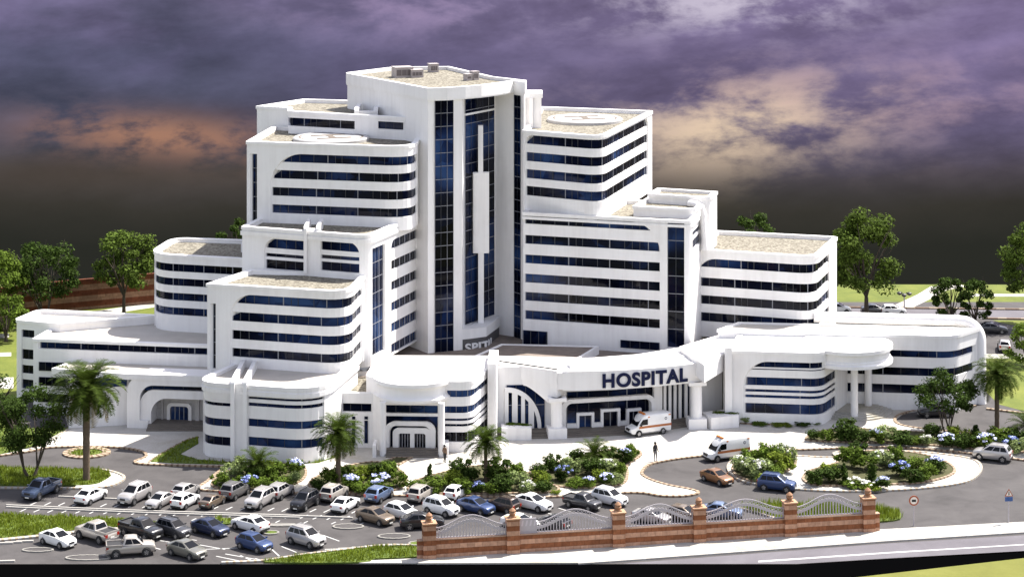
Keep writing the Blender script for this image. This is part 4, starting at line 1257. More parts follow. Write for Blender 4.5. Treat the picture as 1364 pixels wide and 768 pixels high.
def quads(P, size, asp=0.62, nrm=None, jitter=1.0):
    """leaf-shaped quads at points P; returns verts (4N,3)"""
    n = len(P)
    a = rs.normal(size=(n, 3)) * jitter
    if nrm is not None: a += nrm
    a /= np.linalg.norm(a, axis=1)[:, None] + 1e-9
    t = rs.normal(size=(n, 3)); t -= (t*a).sum(1)[:, None]*a; t /= np.linalg.norm(t, axis=1)[:, None] + 1e-9
    b = np.cross(a, t)
    s = (size * (0.6 + 0.8*rs.rand(n)))[:, None]
    v = np.empty((n, 4, 3))
    v[:, 0] = P - t*s*0.5; v[:, 1] = P + b*s*asp*0.5 - t*s*0.06; v[:, 2] = P + t*s*0.5; v[:, 3] = P - b*s*asp*0.5 - t*s*0.06
    return v.reshape(-1, 3)
def quad_mesh(name, V, m, mi=None, mats=None):
    n = len(V)//4
    me = bpy.data.meshes.new(name)
    me.vertices.add(len(V)); me.vertices.foreach_set('co', V.astype(np.float32).ravel())
    me.loops.add(4*n); me.loops.foreach_set('vertex_index', np.arange(4*n, dtype=np.int32))
    me.polygons.add(n); me.polygons.foreach_set('loop_start', np.arange(0, 4*n, 4, dtype=np.int32))
    for x in (mats or [m]): me.materials.append(x)
    if mi is not None: me.polygons.foreach_set('material_index', mi.astype(np.int32))
    me.update(calc_edges=True); me.validate()
    return me
def clump_points(c, r, n, flat_=0.75):
    d = rs.normal(size=(n, 3)); d /= np.linalg.norm(d, axis=1)[:, None]
    rad = rs.rand(n)**0.45
    return np.array(c) + d*rad[:, None]*np.array([r, r, r*flat_]), d
def tree_meshes(h, rad, crown_lo, m, leaf=0.34, clumps=46, per=130, forks=5, seed=0, spread=1.0, multi=1, trunk_r=0.22):
    rnd = random.Random(seed)
    tb = MB(); ends = []
    ch = h - crown_lo
    for s in range(multi):
        a0 = 2*math.pi*s/max(1, multi) + rnd.random()
        off = (0.25*math.cos(a0), 0.25*math.sin(a0)) if multi > 1 else (0, 0)
        fork = crown_lo*(0.75 if multi == 1 else 0.25)
        tilt = 0.0 if multi == 1 else 0.35
        top = (off[0] + tilt*fork*math.cos(a0)*1.5, off[1] + tilt*fork*math.sin(a0)*1.5, fork)
        tb.tube([(off[0], off[1], -0.1), (off[0]*1.05 + (top[0]-off[0])*.5, off[1] + (top[1]-off[1])*.5, fork*0.5), top], [trunk_r*1.25, trunk_r, trunk_r*0.85], 9)
        nf = forks if multi == 1 else max(2, forks//multi + 1)
        for k in range(nf):
            a = a0 + 2*math.pi*(k + rnd.random()*0.6)/nf if multi == 1 else a0 + (rnd.random()-0.5)*2.2
            rr = rad*spread*(0.35 + 0.4*rnd.random())
            e = (top[0] + rr*math.cos(a), top[1] + rr*math.sin(a), crown_lo + ch*(0.25 + 0.5*rnd.random()))
            mid = (top[0] + (e[0]-top[0])*0.45, top[1] + (e[1]-top[1])*0.45, top[2] + (e[2]-top[2])*0.6)
            tb.tube([top, mid, e], [trunk_r*0.6, trunk_r*0.38, trunk_r*0.14], 6)
            for q in range(2):
                f = (e[0] + rnd.uniform(-1, 1)*rad*0.35, e[1] + rnd.uniform(-1, 1)*rad*0.35, e[2] + rnd.uniform(0.0, 0.3)*ch)
                tb.tube([mid, ((mid[0]+f[0])/2, (mid[1]+f[1])/2, (mid[2]+f[2])/2 + 0.1), f], [trunk_r*0.3, trunk_r*0.2, trunk_r*0.07], 5)
    Ps = []; Ns = []
    clumps = int(clumps*0.62); per = int(per*1.55)
    for k in range(clumps):
        z = rnd.random(); a = rnd.random()*2*math.pi
        prof = math.sin(math.pi*min(1, 0.16 + 0.84*z*0.96))**0.55
        rr = rad*prof*math.sqrt(0.30 + 0.70*rnd.random())*rnd.uniform(0.82, 1.04)
        c_ = (rr*math.cos(a), rr*math.sin(a), crown_lo + ch*(0.04 + 0.86*z) + rnd.uniform(-0.25, 0.25))
        cr = rad*(0.17 + 0.20*rnd.random())
        P, N = clump_points(c_, cr, int(per*(0.6 + 0.8*rnd.random())))
        Ps.append(P); Ns.append(N)
    P = np.vstack(Ps); N = np.vstack(Ns)
    V = quads(P, leaf, 0.7, N*1.1 + np.array([0.15, 0, 0.7]), 0.7)
    return tb.mesh('trunk', M_BARK, 60), quad_mesh('crown', V, m)
def put_tree(px, py, meshes, label, group=None, sc=1.0, rz=0.0, name='tree', cat='tree'):
    e = empty(name, (*gp(px, py), 0.0), rz, label, cat, group)
    e.scale = (sc, sc, sc)
    link('trunk', meshes[0], e); link('crown', meshes[1], e)
    return e
GT = 'broadleaf trees around the hospital'
TA = tree_meshes(11.6, 4.4, 3.2, L_TREE, 0.36, 62, 130, 6, 3)
put_tree(165, 418, TA, 'full leafy tree by the striped brick wall, just left of the rounded block', GT)
TB = tree_meshes(10.4, 5.0, 3.6, L_DARK, 0.36, 54, 120, 6, 5, multi=3, trunk_r=0.17)
put_tree(57, 427, TB, 'dark spreading tree with several thin stems in front of the striped brick wall', GT)
TC = tree_meshes(11.0, 4.6, 1.8, L_MID, 0.36, 60, 130, 5, 8)
put_tree(-8, 442, TC, 'bright green tree cut by the left edge of the photo, beside the dark multi-stemmed tree', GT)
TD = tree_meshes(6.2, 2.9, 0.8, L_MID, 0.32, 30, 110, 5, 9)
put_tree(8, 455, TD, 'small bushy light green tree low at the left edge beside the left wing', GT)
put_tree(1154, 421, tree_meshes(14.4, 4.9, 3.4, L_TREE, 0.38, 84, 140, 7, 12, trunk_r=0.3), 'largest full round tree, standing right of the stepped right wing', GT)
TE = tree_meshes(6.3, 2.7, 0.9, L_DARK, 0.32, 34, 120, 5, 14)
put_tree(1266, 433, TE, 'dark round tree behind the right wing, left one of a touching pair', GT)
put_tree(1299, 435, TE, 'dark round tree behind the right wing, right one of a touching pair', GT, 1.0, 2.1)
put_tree(1378, 432, tree_meshes(13.4, 4.3, 3.8, L_TREE, 0.36, 60, 130, 6, 17), 'tall tree cut by the right edge of the photo', GT)
put_tree(1368, 486, TD, 'bushy tree at the right edge beside the small rear car park', GT, 0.85, 1.0)
put_tree(316, 398, tree_meshes(11.2, 2.8, 5.0, L_DARK, 0.36, 40, 130, 5, 19), 'tree whose top peeps over the roof of the rounded left block', GT)
put_tree(1004, 398, tree_meshes(12.0, 3.2, 5.4, L_DARK, 0.36, 44, 130, 5, 20), 'tree whose top peeps over the lower right wing roof', GT)
put_tree(42, 637, tree_meshes(9.1, 3.8, 3.6, L_DARK, 0.25, 62, 130, 6, 23, trunk_r=0.17, multi=2), 'dark forked tree on the grass island behind the blue pickup', GT)
put_tree(-14, 590, tree_meshes(7.4, 3.4, 1.2, L_DARK, 0.28, 44, 130, 5, 24), 'dark bushy tree cut by the left edge behind the forked tree', GT)
put_tree(1262, 577, tree_meshes(6.6, 3.3, 2.5, L_DARK, 0.24, 54, 130, 6, 26, multi=3, trunk_r=0.11), 'small multi-stemmed tree in the bed in front of the dark parked car', GT)

def palm_meshes(h, rad, fronds=52, seed=0, trunk=0.26, skirt=True, droop=1.0, leafw=1.0, per=26):
    rnd = random.Random(seed)
    tb = MB()
    n = max(4, int(h*2.5))
    pts = [(0.10*math.sin(k/n*2.2)*0, 0.0, -0.05 + h*k/n) for k in range(n+1)]
    tb.tube(pts, [trunk*(1.25 if k == 0 else 1.0 + 0.10*(k % 2)) * (1 + (0.35*max(0, (k/n - 0.75))/0.25 if skirt else 0)) for k in range(n+1)], 12)
    Q = []; mi = []
    for f in range(fronds):
        t = f/(fronds-1)
        el = R(82)*(1-t) + R(-38 if skirt else -22)*t + rnd.uniform(-0.12, 0.12)
        az = f*2.39996 + rnd.uniform(-0.2, 0.2)
        L = rad*(1.12 - 0.12*abs(t-0.5)*2)*rnd.uniform(0.9, 1.08)
        d = Vector((math.cos(az), math.sin(az), 0)); side_ = Vector((-d.y, d.x, 0))
        p = Vector((0, 0, h)) + d*trunk*0.5; ang = el
        st_ = L/per
        for k in range(per):
            ang -= droop*(0.030 + 0.055*k/per) * (26/per) * (1.0 if ang > R(-75) else 0.1)
            dir_ = d*math.cos(ang) + Vector((0, 0, 1))*math.sin(ang)
            up_ = d*(-math.sin(ang)) + Vector((0, 0, 1))*math.cos(ang)
            p2 = p + dir_*st_
            wl = rad*0.25*math.sin(math.pi*min(1.0, 0.12 + 0.86*(k/per)))**0.7*leafw
            for sgn in (-1, 1):
                tip = p + (side_*sgn*0.86 + dir_*0.55 + up_*(0.30 - 0.5*rnd.random()*0.6))*wl
                wv = dir_*st_*0.72
                Q += [p - wv*0.4, p + wv*0.75, tip + wv*0.12, tip - wv*0.1]
                mi.append(1 if (skirt and t > 0.90) else 0)
            p = p2
    V = np.array([tuple(v) for v in Q])
    return tb.mesh('trunk', M_PTRUNK, 70), quad_mesh('fronds', V, None, np.array(mi), [L_PALM, L_DRY])
def put_palm(px, py, meshes, label, sc=1.0, rz=0.0, name='palm_tree'):
    e = empty(name, (*gp(px, py), 0.05), rz, label, 'palm tree', 'palm trees')
    e.scale = (sc, sc, sc)
    link('trunk', meshes[0], e); link('fronds', meshes[1], e)
put_palm(115, 640, palm_meshes(9.0, 3.7, 88, 1, 0.33), 'tallest thick-trunked palm on the grass island at left')
PB = palm_meshes(5.1, 2.6, 74, 2, 0.24)
put_palm(450.5, 648, PB, 'medium palm with a dense crown in the bed left of the entrance steps')
PC = palm_meshes(4.0, 2.35, 56, 3, 0.17, False)
put_palm(647, 645, PC, 'slim palm with open arching fronds in the bed in front of the tall white pier')
PD = palm_meshes(1.5, 2.0, 36, 4, 0.22, False, 0.8)
put_palm(343, 638, PD, 'short stocky palm in the leftmost shrub bed before the rounded block', 1.05)
put_palm(791, 622, PD, 'short palm among the shrubs before the main entrance canopy', 0.98, 1.3)
put_palm(1328, 580, palm_meshes(6.3, 3.0, 58, 6, 0.24, False, 1.15), 'dark palm with drooping fronds at the right edge behind the shrub bed')
put_palm(1368, 588, PD, 'low palm cut by the right edge of the photo', 1.1, 0.7)

# ---- shrubs
def shrub_mesh(kind, seed, m):
    rnd = random.Random(seed)
    Ps = []; Ns = []
    if kind == 'round': spec = [((rnd.uniform(-.3, .3), rnd.uniform(-.3, .3), rnd.uniform(0.3, 0.68)), rnd.uniform(0.24, 0.36)) for _ in range(15)]
    elif kind == 'loose': spec = [((rnd.uniform(-.42, .42), rnd.uniform(-.42, .42), rnd.uniform(0.2, 0.85)), rnd.uniform(0.13, 0.26)) for _ in range(20)]
    elif kind == 'spiky': spec = [((rnd.uniform(-.25, .25)*(1.1-z), rnd.uniform(-.25, .25)*(1.1-z), z), 0.10 + 0.26*(1-z)) for z in [k/15 for k in range(1, 15)]]
    else: spec = [((rnd.uniform(-.4, .4), rnd.uniform(-.4, .4), rnd.uniform(0.18, 0.5)), rnd.uniform(0.2, 0.3)) for _ in range(16)]
    for c_, r in spec:
        P, N = clump_points(c_, r, 78, 0.9); Ps.append(P); Ns.append(N)
    P = np.vstack(Ps); N = np.vstack(Ns); P[:, 2] = np.maximum(P[:, 2], 0.02)
    return quad_mesh('foliage', quads(P, 0.115, 0.6, N*1.2 + np.array([0.1, 0, 0.7]), 0.7), m)
SH = {}
for i, (k, m) in enumerate((('round', L_MID), ('round', L_DARK), ('round', L_PALE), ('round', L_LIME), ('loose', L_MID), ('loose', L_DARK), ('loose', L_PALE), ('loose', L_LIME), ('spiky', L_DARK), ('low', L_MID), ('low', L_LIME))):
    for s_ in range(2): SH[(k, m.name, s_)] = shrub_mesh(k, 100 + 7*i + s_, m)
def blossom_mesh(seed, m, heads=15, hr=0.115):
    rnd = random.Random(seed)
    mb = MB()
    for _ in range(heads):
        a = rnd.random()*2*math.pi; r = 0.46*math.sqrt(rnd.random()); z = 0.48 + 0.40*math.sqrt(max(0, 1 - (r/0.5)**2)) + rnd.uniform(-0.05, 0.05)
        c_ = np.array((r*math.cos(a), r*math.sin(a), z))
        P, N = clump_points(c_, hr, 20, 0.8)
        V = quads(P, 0.09, 0.9, N*2.0, 0.6)
        mb.add([tuple(v) for v in V], [[4*i, 4*i+1, 4*i+2, 4*i+3] for i in range(len(P))])
    return mb.mesh('blossoms', m)
BL = {'blue': [blossom_mesh(i, B_BLUE, 17) for i in range(2)], 'lilac': [blossom_mesh(10+i, B_LILAC, 17) for i in range(2)], 'white': [blossom_mesh(20+i, B_WHITE, 12, 0.10) for i in range(2)]}
KIND = {'r': ('round', 'mid_leaf', 'rounded green shrub'), 'd': ('round', 'dark_leaf', 'rounded dark green shrub'), 'p': ('round', 'pale_leaf', 'rounded pale silvery green shrub'), 'y': ('round', 'lime_leaf', 'rounded lime green shrub'),
        'R': ('loose', 'mid_leaf', 'loose leafy green shrub'), 'D': ('loose', 'dark_leaf', 'loose dark shrub'), 'P': ('loose', 'pale_leaf', 'loose pale whitish shrub'), 'Y': ('loose', 'lime_leaf', 'loose lime green shrub'),
        's': ('spiky', 'dark_leaf', 'upright pointed dark shrub'), 'l': ('low', 'mid_leaf', 'low spreading green shrub'), 'L': ('low', 'lime_leaf', 'low spreading lime shrub')}
ORD = ['first', 'second', 'third', 'fourth', 'fifth', 'sixth', 'seventh', 'eighth', 'ninth', 'tenth', 'eleventh', 'twelfth']
def plant_bed(where, items):
    """items: (px, py of foot, diameter px, height px, kind[, blossom])"""
    seen = {}; tot = {}
    key = lambda it: (it[4], it[5] if len(it) > 5 else None)
    for it in items: tot[key(it)] = tot.get(key(it), 0) + 1
    for it in sorted(items, key=lambda q: q[0]):
        px, py, dpx, hpx, k = it[:5]; bl = it[5] if len(it) > 5 else None
        x, y = gp(px, py, 0.15); s = FPX/y
        D = dpx/s; Hh = hpx/s*0.92
        kk = KIND[k]
        seen[key(it)] = seen.get(key(it), 0) + 1
        n = seen[key(it)]
        look = kk[2]
        if bl: look = {'blue': 'hydrangea with deep blue flower heads', 'lilac': 'hydrangea with pale lilac-blue flower heads', 'white': 'shrub with white flower heads'}[bl]
        nm = 'hydrangea' if bl in ('blue', 'lilac') else ('flowering_shrub' if bl else 'shrub')
        if bl == 'white': look = {'p': 'pale rounded ', 'P': 'pale '}.get(k, 'green ') + look
        lab = look + ' ' + where if tot[key(it)] == 1 else f'{look} {where}, {ORD[min(n-1, 11)]} such from left'
        e = empty(nm, (x, y, 0.15), (px*1.7) % 6.28, lab, 'hydrangea' if nm == 'hydrangea' else 'shrub', 'shrubs ' + where)
        e.scale = (D, D, Hh)
        link('foliage', SH[(kk[0], kk[1], int(px) % 2)], e)
        if bl: link('blossoms', BL[bl][int(px) % 2], e)
plant_bed('in the leftmost bed', [
    (293, 648, 24, 22, 'R'), (306, 640, 26, 26, 'P'), (322, 633, 26, 28, 'P'), (310, 652, 28, 20, 'l'), (332, 651, 25, 22, 'R', 'blue'), (350, 650, 24, 20, 'r'),
    (368, 640, 30, 26, 'R'), (376, 651, 30, 22, 'r'), (392, 645, 20, 22, 'p'), (392, 635, 26, 28, 'R', 'lilac'), (356, 633, 22, 22, 'Y'), (342, 640, 26, 22, 'D')])
plant_bed('in the medium palm bed', [
    (422, 653, 22, 20, 'd'), (440, 646, 28, 28, 'R'), (441, 656, 24, 18, 'r'), (466, 651, 28, 22, 'r', 'lilac'), (456, 638, 26, 22, 'D'), (474, 642, 26, 24, 'Y'), (490, 636, 26, 22, 'y'),
    (505, 651, 34, 24, 'l', 'lilac'), (482, 656, 28, 17, 'r'), (500, 636, 26, 22, 'D'), (520, 638, 26, 26, 'R'), (533, 648, 22, 24, 'R'), (518, 628, 20, 18, 'd')])
plant_bed('in the slim palm bed', [
    (556, 655, 26, 22, 'r'), (577, 656, 32, 26, 'R'), (573, 636, 16, 20, 's'), (602, 648, 28, 30, 'y'), (614, 656, 32, 24, 'R'), (616, 636, 32, 28, 'D'), (637, 656, 18, 18, 'd', 'blue'),
    (630, 642, 24, 24, 'd'), (664, 640, 40, 32, 'D'), (672, 656, 30, 28, 'D'), (656, 657, 26, 20, 'r'), (692, 650, 28, 26, 'P'), (702, 657, 24, 20, 'p', 'white'), (718, 650, 26, 26, 'Y'), (726, 657, 26, 22, 'd'), (741, 657, 14, 8, 'L'), (690, 634, 22, 20, 'R'), (664, 614, 10, 9, 'Y')])
plant_bed('in the bed before the canopy', [
    (716, 633, 24, 20, 'd'), (738, 628, 24, 26, 'D'), (724, 642, 22, 16, 'r'), (751, 640, 24, 24, 'D', 'blue'), (762, 630, 26, 24, 'P'), (768, 648, 26, 20, 'l'), (784, 649, 20, 17, 'r', 'lilac'),
    (770, 616, 28, 22, 'd'), (792, 632, 34, 28, 'd'), (808, 646, 22, 19, 'd', 'lilac'), (822, 646, 20, 18, 'p'), (810, 632, 28, 24, 'P', 'white'), (824, 632, 20, 22, 'r'), (812, 616, 26, 24, 'D'),
    (832, 616, 22, 22, 'D', 'lilac'), (841, 612, 20, 26, 'R'), (800, 640, 24, 20, 'y')])
plant_bed('on the small flowering island', [
    (988, 630, 30, 28, 'P', 'white'), (1008, 636, 34, 28, 'P', 'white'), (1000, 622, 28, 26, 'R'), (1022, 622, 36, 34, 'R'), (1044, 628, 32, 32, 'Y'), (1046, 616, 26, 28, 'P', 'white'), (1028, 636, 30, 22, 'r'), (1015, 642, 22, 14, 'y')])
plant_bed('on the large road island', [
    (1084, 646, 26, 24, 'D'), (1110, 642, 32, 26, 'd'), (1124, 645, 20, 30, 's'), (1138, 648, 30, 14, 'l', 'white'), (1162, 645, 20, 30, 's'), (1158, 650, 28, 12, 'L', 'white'), (1176, 650, 22, 18, 'd', 'lilac'),
    (1128, 622, 30, 32, 'R'), (1144, 612, 28, 26, 'D'), (1150, 626, 30, 24, 'R'), (1176, 622, 30, 26, 'P', 'white'), (1198, 634, 28, 24, 'd', 'blue'), (1196, 620, 22, 30, 'R'), (1218, 626, 30, 24, 'r'), (1216, 642, 30, 22, 'D'), (1236, 640, 28, 24, 'R'),
    (1246, 628, 30, 24, 'd', 'lilac'), (1104, 632, 26, 20, 'Y')])
plant_bed('in the far right bed', [
    (1084, 586, 20, 18, 'd'), (1103, 588, 22, 20, 'R'), (1130, 588, 34, 34, 'D'), (1147, 590, 26, 24, 'd'), (1168, 590, 24, 22, 'R', 'lilac'), (1180, 588, 28, 26, 'P'), (1204, 592, 32, 20, 'D'), (1222, 590, 30, 16, 'l'),
    (1235, 594, 20, 18, 'p', 'white'), (1243, 580, 24, 20, 'd'), (1262, 596, 28, 22, 'd', 'lilac'), (1280, 592, 30, 28, 'Y'), (1288, 598, 30, 22, 'D'), (1300, 584, 24, 20, 's'), (1314, 598, 30, 24, 'R', 'lilac'), (1330, 592, 30, 28, 'R'),
    (1346, 600, 28, 22, 'd', 'blue'), (1362, 604, 28, 24, 'P'), (1352, 590, 28, 24, 'D'), (1372, 594, 28, 26, 'd')])
plant_bed('at the right pavilion wall', [(979, 563, 6, 12, 's'), (992, 563, 14, 9, 'P'), (1012, 565, 20, 6, 'l'), (1040, 566, 24, 5, 'L'), (1068, 565.5, 22, 5, 'D'), (1086, 564.5, 14, 4, 'r')])
for px, pyy, nm in ((690, 566, 'left'), (966, 550.5, 'right')):
    x, y = gp(px, pyy, 1.3)
    e = empty('planter_shrub', (x, y, 1.2), 0, f'low dark planting on top of the white planter at the {nm} of the main entrance', 'shrub'); e.scale = (2.6, 1.2, 0.45)
    link('foliage', SH[('low', 'mid_leaf', 0)], e)

# ---- grass blades on the near lawns
def tri_area_points(P, n):
    from mathutils.geometry import tessellate_polygon
    tr = tessellate_polygon([[Vector((p[0], p[1], 0)) for p in P]])
    A = np.array(P); T = np.array(tr)
    a, b, c_ = A[T[:, 0]], A[T[:, 1]], A[T[:, 2]]
    ar = np.abs((b[:, 0]-a[:, 0])*(c_[:, 1]-a[:, 1]) - (b[:, 1]-a[:, 1])*(c_[:, 0]-a[:, 0]))/2
    N = int(ar.sum()*n)
    i = rs.choice(len(ar), N, p=ar/ar.sum()); u = rs.rand(N); v = rs.rand(N); f = u + v > 1; u[f] = 1-u[f]; v[f] = 1-v[f]
    return a[i] + (b[i]-a[i])*u[:, None] + (c_[i]-a[i])*v[:, None]
Vs = []
for P, z, dens, hgt in LAWN_AREAS + [(ISL, 0.08, 16, 0.25)]:
    pts = tri_area_points(P, dens)
    n = len(pts)
    cl = 0.55 + 0.9*(0.5 + 0.5*np.sin(pts[:, 0]*1.3 + 2*np.sin(pts[:, 1]*0.9))*np.sin(pts[:, 1]*1.7))
    for k in range(3):
        an = rs.rand(n)*6.283; ln = hgt*(0.5 + 0.8*rs.rand(n))*cl; le_ = (rs.rand(n)-0.5)*0.9
        base_ = np.c_[pts + rs.normal(size=(n, 2))*0.06, np.full(n, z - 0.02)]
        sd = np.c_[np.cos(an), np.sin(an), np.zeros(n)]*0.035
        tip = base_ + np.c_[-np.sin(an)*le_*ln, np.cos(an)*le_*ln, ln]
        v = np.empty((n, 4, 3)); v[:, 0] = base_ - sd; v[:, 1] = base_ + sd; v[:, 2] = tip + sd*0.25; v[:, 3] = tip - sd*0.25
        Vs.append(v.reshape(-1, 3))
V = np.vstack(Vs)
gr_ = link('grass', quad_mesh('grass', V, L_GRASS)); gr_['kind'] = 'stuff'
# ================================================================== vehicles
def paint(name, col, metal=0.25, rough=0.28): return mat('paint_' + name, col, rough, metal=metal, coat=0.6, var=0.04, vscale=1.0)
P_ = {'white': paint('white', (0.74, 0.74, 0.73), 0.0, 0.35), 'silver': paint('silver', (0.46, 0.44, 0.43), 0.45), 'grey': paint('grey', (0.16, 0.155, 0.155), 0.4), 'dark': paint('dark', (0.045, 0.045, 0.05), 0.3),
      'black': paint('black', (0.012, 0.012, 0.015), 0.2), 'blue': paint('blue', (0.028, 0.055, 0.15), 0.35), 'steel': paint('steel_blue', (0.055, 0.08, 0.14), 0.4), 'beige': paint('beige', (0.42, 0.385, 0.345), 0.3),
      'bronze': paint('bronze', (0.16, 0.12, 0.085), 0.4), 'orange': paint('orange', (0.22, 0.105, 0.045), 0.4), 'brown': paint('brown', (0.065, 0.042, 0.03), 0.4), 'olive': paint('olive', (0.17, 0.165, 0.14), 0.4), 'lightblue': paint('light_blue', (0.13, 0.18, 0.30), 0.4), 'navy': paint('navy', (0.02, 0.03, 0.075), 0.4)}
C_GLASS = mat('car_glass', (0.004, 0.005, 0.007), 0.06, spec=0.2)
C_TYRE = mat('tyre_rubber', (0.016, 0.016, 0.017), 0.85); C_RIM = mat('alloy_rim', (0.42, 0.42, 0.43), 0.3, metal=0.8)
C_BLACK = mat('black_trim', (0.014, 0.014, 0.015), 0.55); C_LAMP = mat('clear_lamp', (0.72, 0.74, 0.76), 0.12); C_RED = mat('red_lamp', (0.30, 0.02, 0.012), 0.2)
C_AMBER = mat('amber_lamp', (0.45, 0.13, 0.01), 0.25); C_CHROME = mat('chrome_trim', (0.6, 0.6, 0.62), 0.18, metal=0.9); C_PLATE = mat('number_plate', (0.70, 0.70, 0.66), 0.5)
C_STRIPE = mat('orange_stripe', (0.36, 0.115, 0.03), 0.5); C_BED = mat('bed_liner', (0.018, 0.018, 0.02), 0.7)

def loft(mb, secs, mi=0, ends=True):
    """secs: list of lists of (x,y,z) half sections from bottom centre to top centre; mirrored about y=0"""
    n = len(secs[0]); loops = []
    for s in secs: loops.append([tuple(p) for p in s] + [(p[0], -p[1], p[2]) for p in s[-2:0:-1]])
    m = len(loops[0])
    vs = [p for l in loops for p in l]
    fs = [[i*m + k, i*m + (k+1) % m, (i+1)*m + (k+1) % m, (i+1)*m + k] for i in range(len(loops)-1) for k in range(m)]
    if ends: fs += [list(range(m))[::-1], list(range((len(loops)-1)*m, len(loops)*m))]
    mb.add(vs, fs, mi)
def body_section(x, w_, zb, zt):
    h = zt - zb
    return [(x, 0, zb), (x, w_*0.86, zb), (x, w_*0.97, zb + 0.16*h), (x, w_, zb + 0.45*h), (x, w_*0.985, zb + 0.72*h), (x, w_*0.93, zt - 0.05*h), (x, w_*0.78, zt), (x, 0, zt + 0.025)]
SPEC = {
 'sedan': dict(L=4.55, W=1.86, belt=1.04, roof=1.50, st=[(-2.28, .70, .42, .90), (-2.24, .80, .34, 1.00), (-2.12, .89, .28, 1.06), (-1.8, .92, .24, 1.09), (-1.2, .93, .22, 1.07), (0, .93, .22, 1.04), (0.95, .93, .22, 1.03), (1.45, .92, .22, .98), (1.85, .90, .25, .91), (2.12, .84, .28, .83), (2.24, .74, .32, .74), (2.29, .58, .36, .64)],
               cab=(-1.98, 1.22, -0.98, 0.12), wb=(-1.36, 1.36), r=0.345),
 'hatch': dict(L=4.2, W=1.82, belt=1.06, roof=1.56, st=[(-2.10, .72, .42, .96), (-2.07, .82, .34, 1.06), (-1.95, .89, .28, 1.10), (-1.5, .91, .24, 1.10), (0, .91, .22, 1.06), (0.9, .91, .22, 1.05), (1.35, .90, .23, .99), (1.72, .87, .26, .92), (1.96, .80, .30, .83), (2.07, .70, .34, .74), (2.11, .55, .38, .64)],
               cab=(-2.04, 1.18, -1.50, 0.12), wb=(-1.26, 1.26), r=0.345),
 'suv': dict(L=4.6, W=1.95, belt=1.20, roof=1.82, st=[(-2.30, .76, .48, 1.04), (-2.27, .88, .40, 1.18), (-2.15, .95, .34, 1.23), (-1.7, .97, .30, 1.24), (0, .98, .28, 1.20), (1.0, .98, .28, 1.19), (1.55, .97, .29, 1.14), (1.95, .93, .32, 1.07), (2.18, .85, .36, .98), (2.28, .75, .40, .88), (2.32, .60, .44, .76)],
             cab=(-2.22, 1.28, -1.78, 0.30), wb=(-1.40, 1.40), r=0.40, rails=True),
 'pickup': dict(L=5.2, W=2.0, belt=1.24, roof=1.88, st=[(-2.60, .92, .50, 1.08), (-2.56, .97, .46, 1.12), (-0.95, .98, .38, 1.14), (0.2, .98, .36, 1.20), (1.3, .98, .36, 1.20), (1.95, .97, .38, 1.16), (2.35, .93, .40, 1.10), (2.53, .86, .44, 1.02), (2.61, .72, .48, .88)],
                cab=(-0.92, 1.42, -0.62, 0.66), wb=(-1.58, 1.62), r=0.42, bed=True)}
def lerp(a, b, f): return tuple(x*(1-f) + y*f for x, y in zip(a, b))
def quad_panel(mb, q, f0, f1, g0, g1, off, mi=0):
    """panel on the bilinear face q (bl, br, tr, tl)"""
    def P(f, g): return Vector(lerp(lerp(q[0], q[1], f), lerp(q[3], q[2], f), g))
    n = (Vector(q[1])-Vector(q[0])).cross(Vector(q[3])-Vector(q[0])).normalized()
    p = [P(f0, g0), P(f1, g0), P(f1, g1), P(f0, g1)]
    a = [v + n*off for v in p]; b = [v - n*0.02 for v in p]
    mb.add([tuple(v) for v in a + b], [(0, 1, 2, 3), (7, 6, 5, 4), (0, 4, 5, 1), (1, 5, 6, 2), (2, 6, 7, 3), (3, 7, 4, 0)], mi)
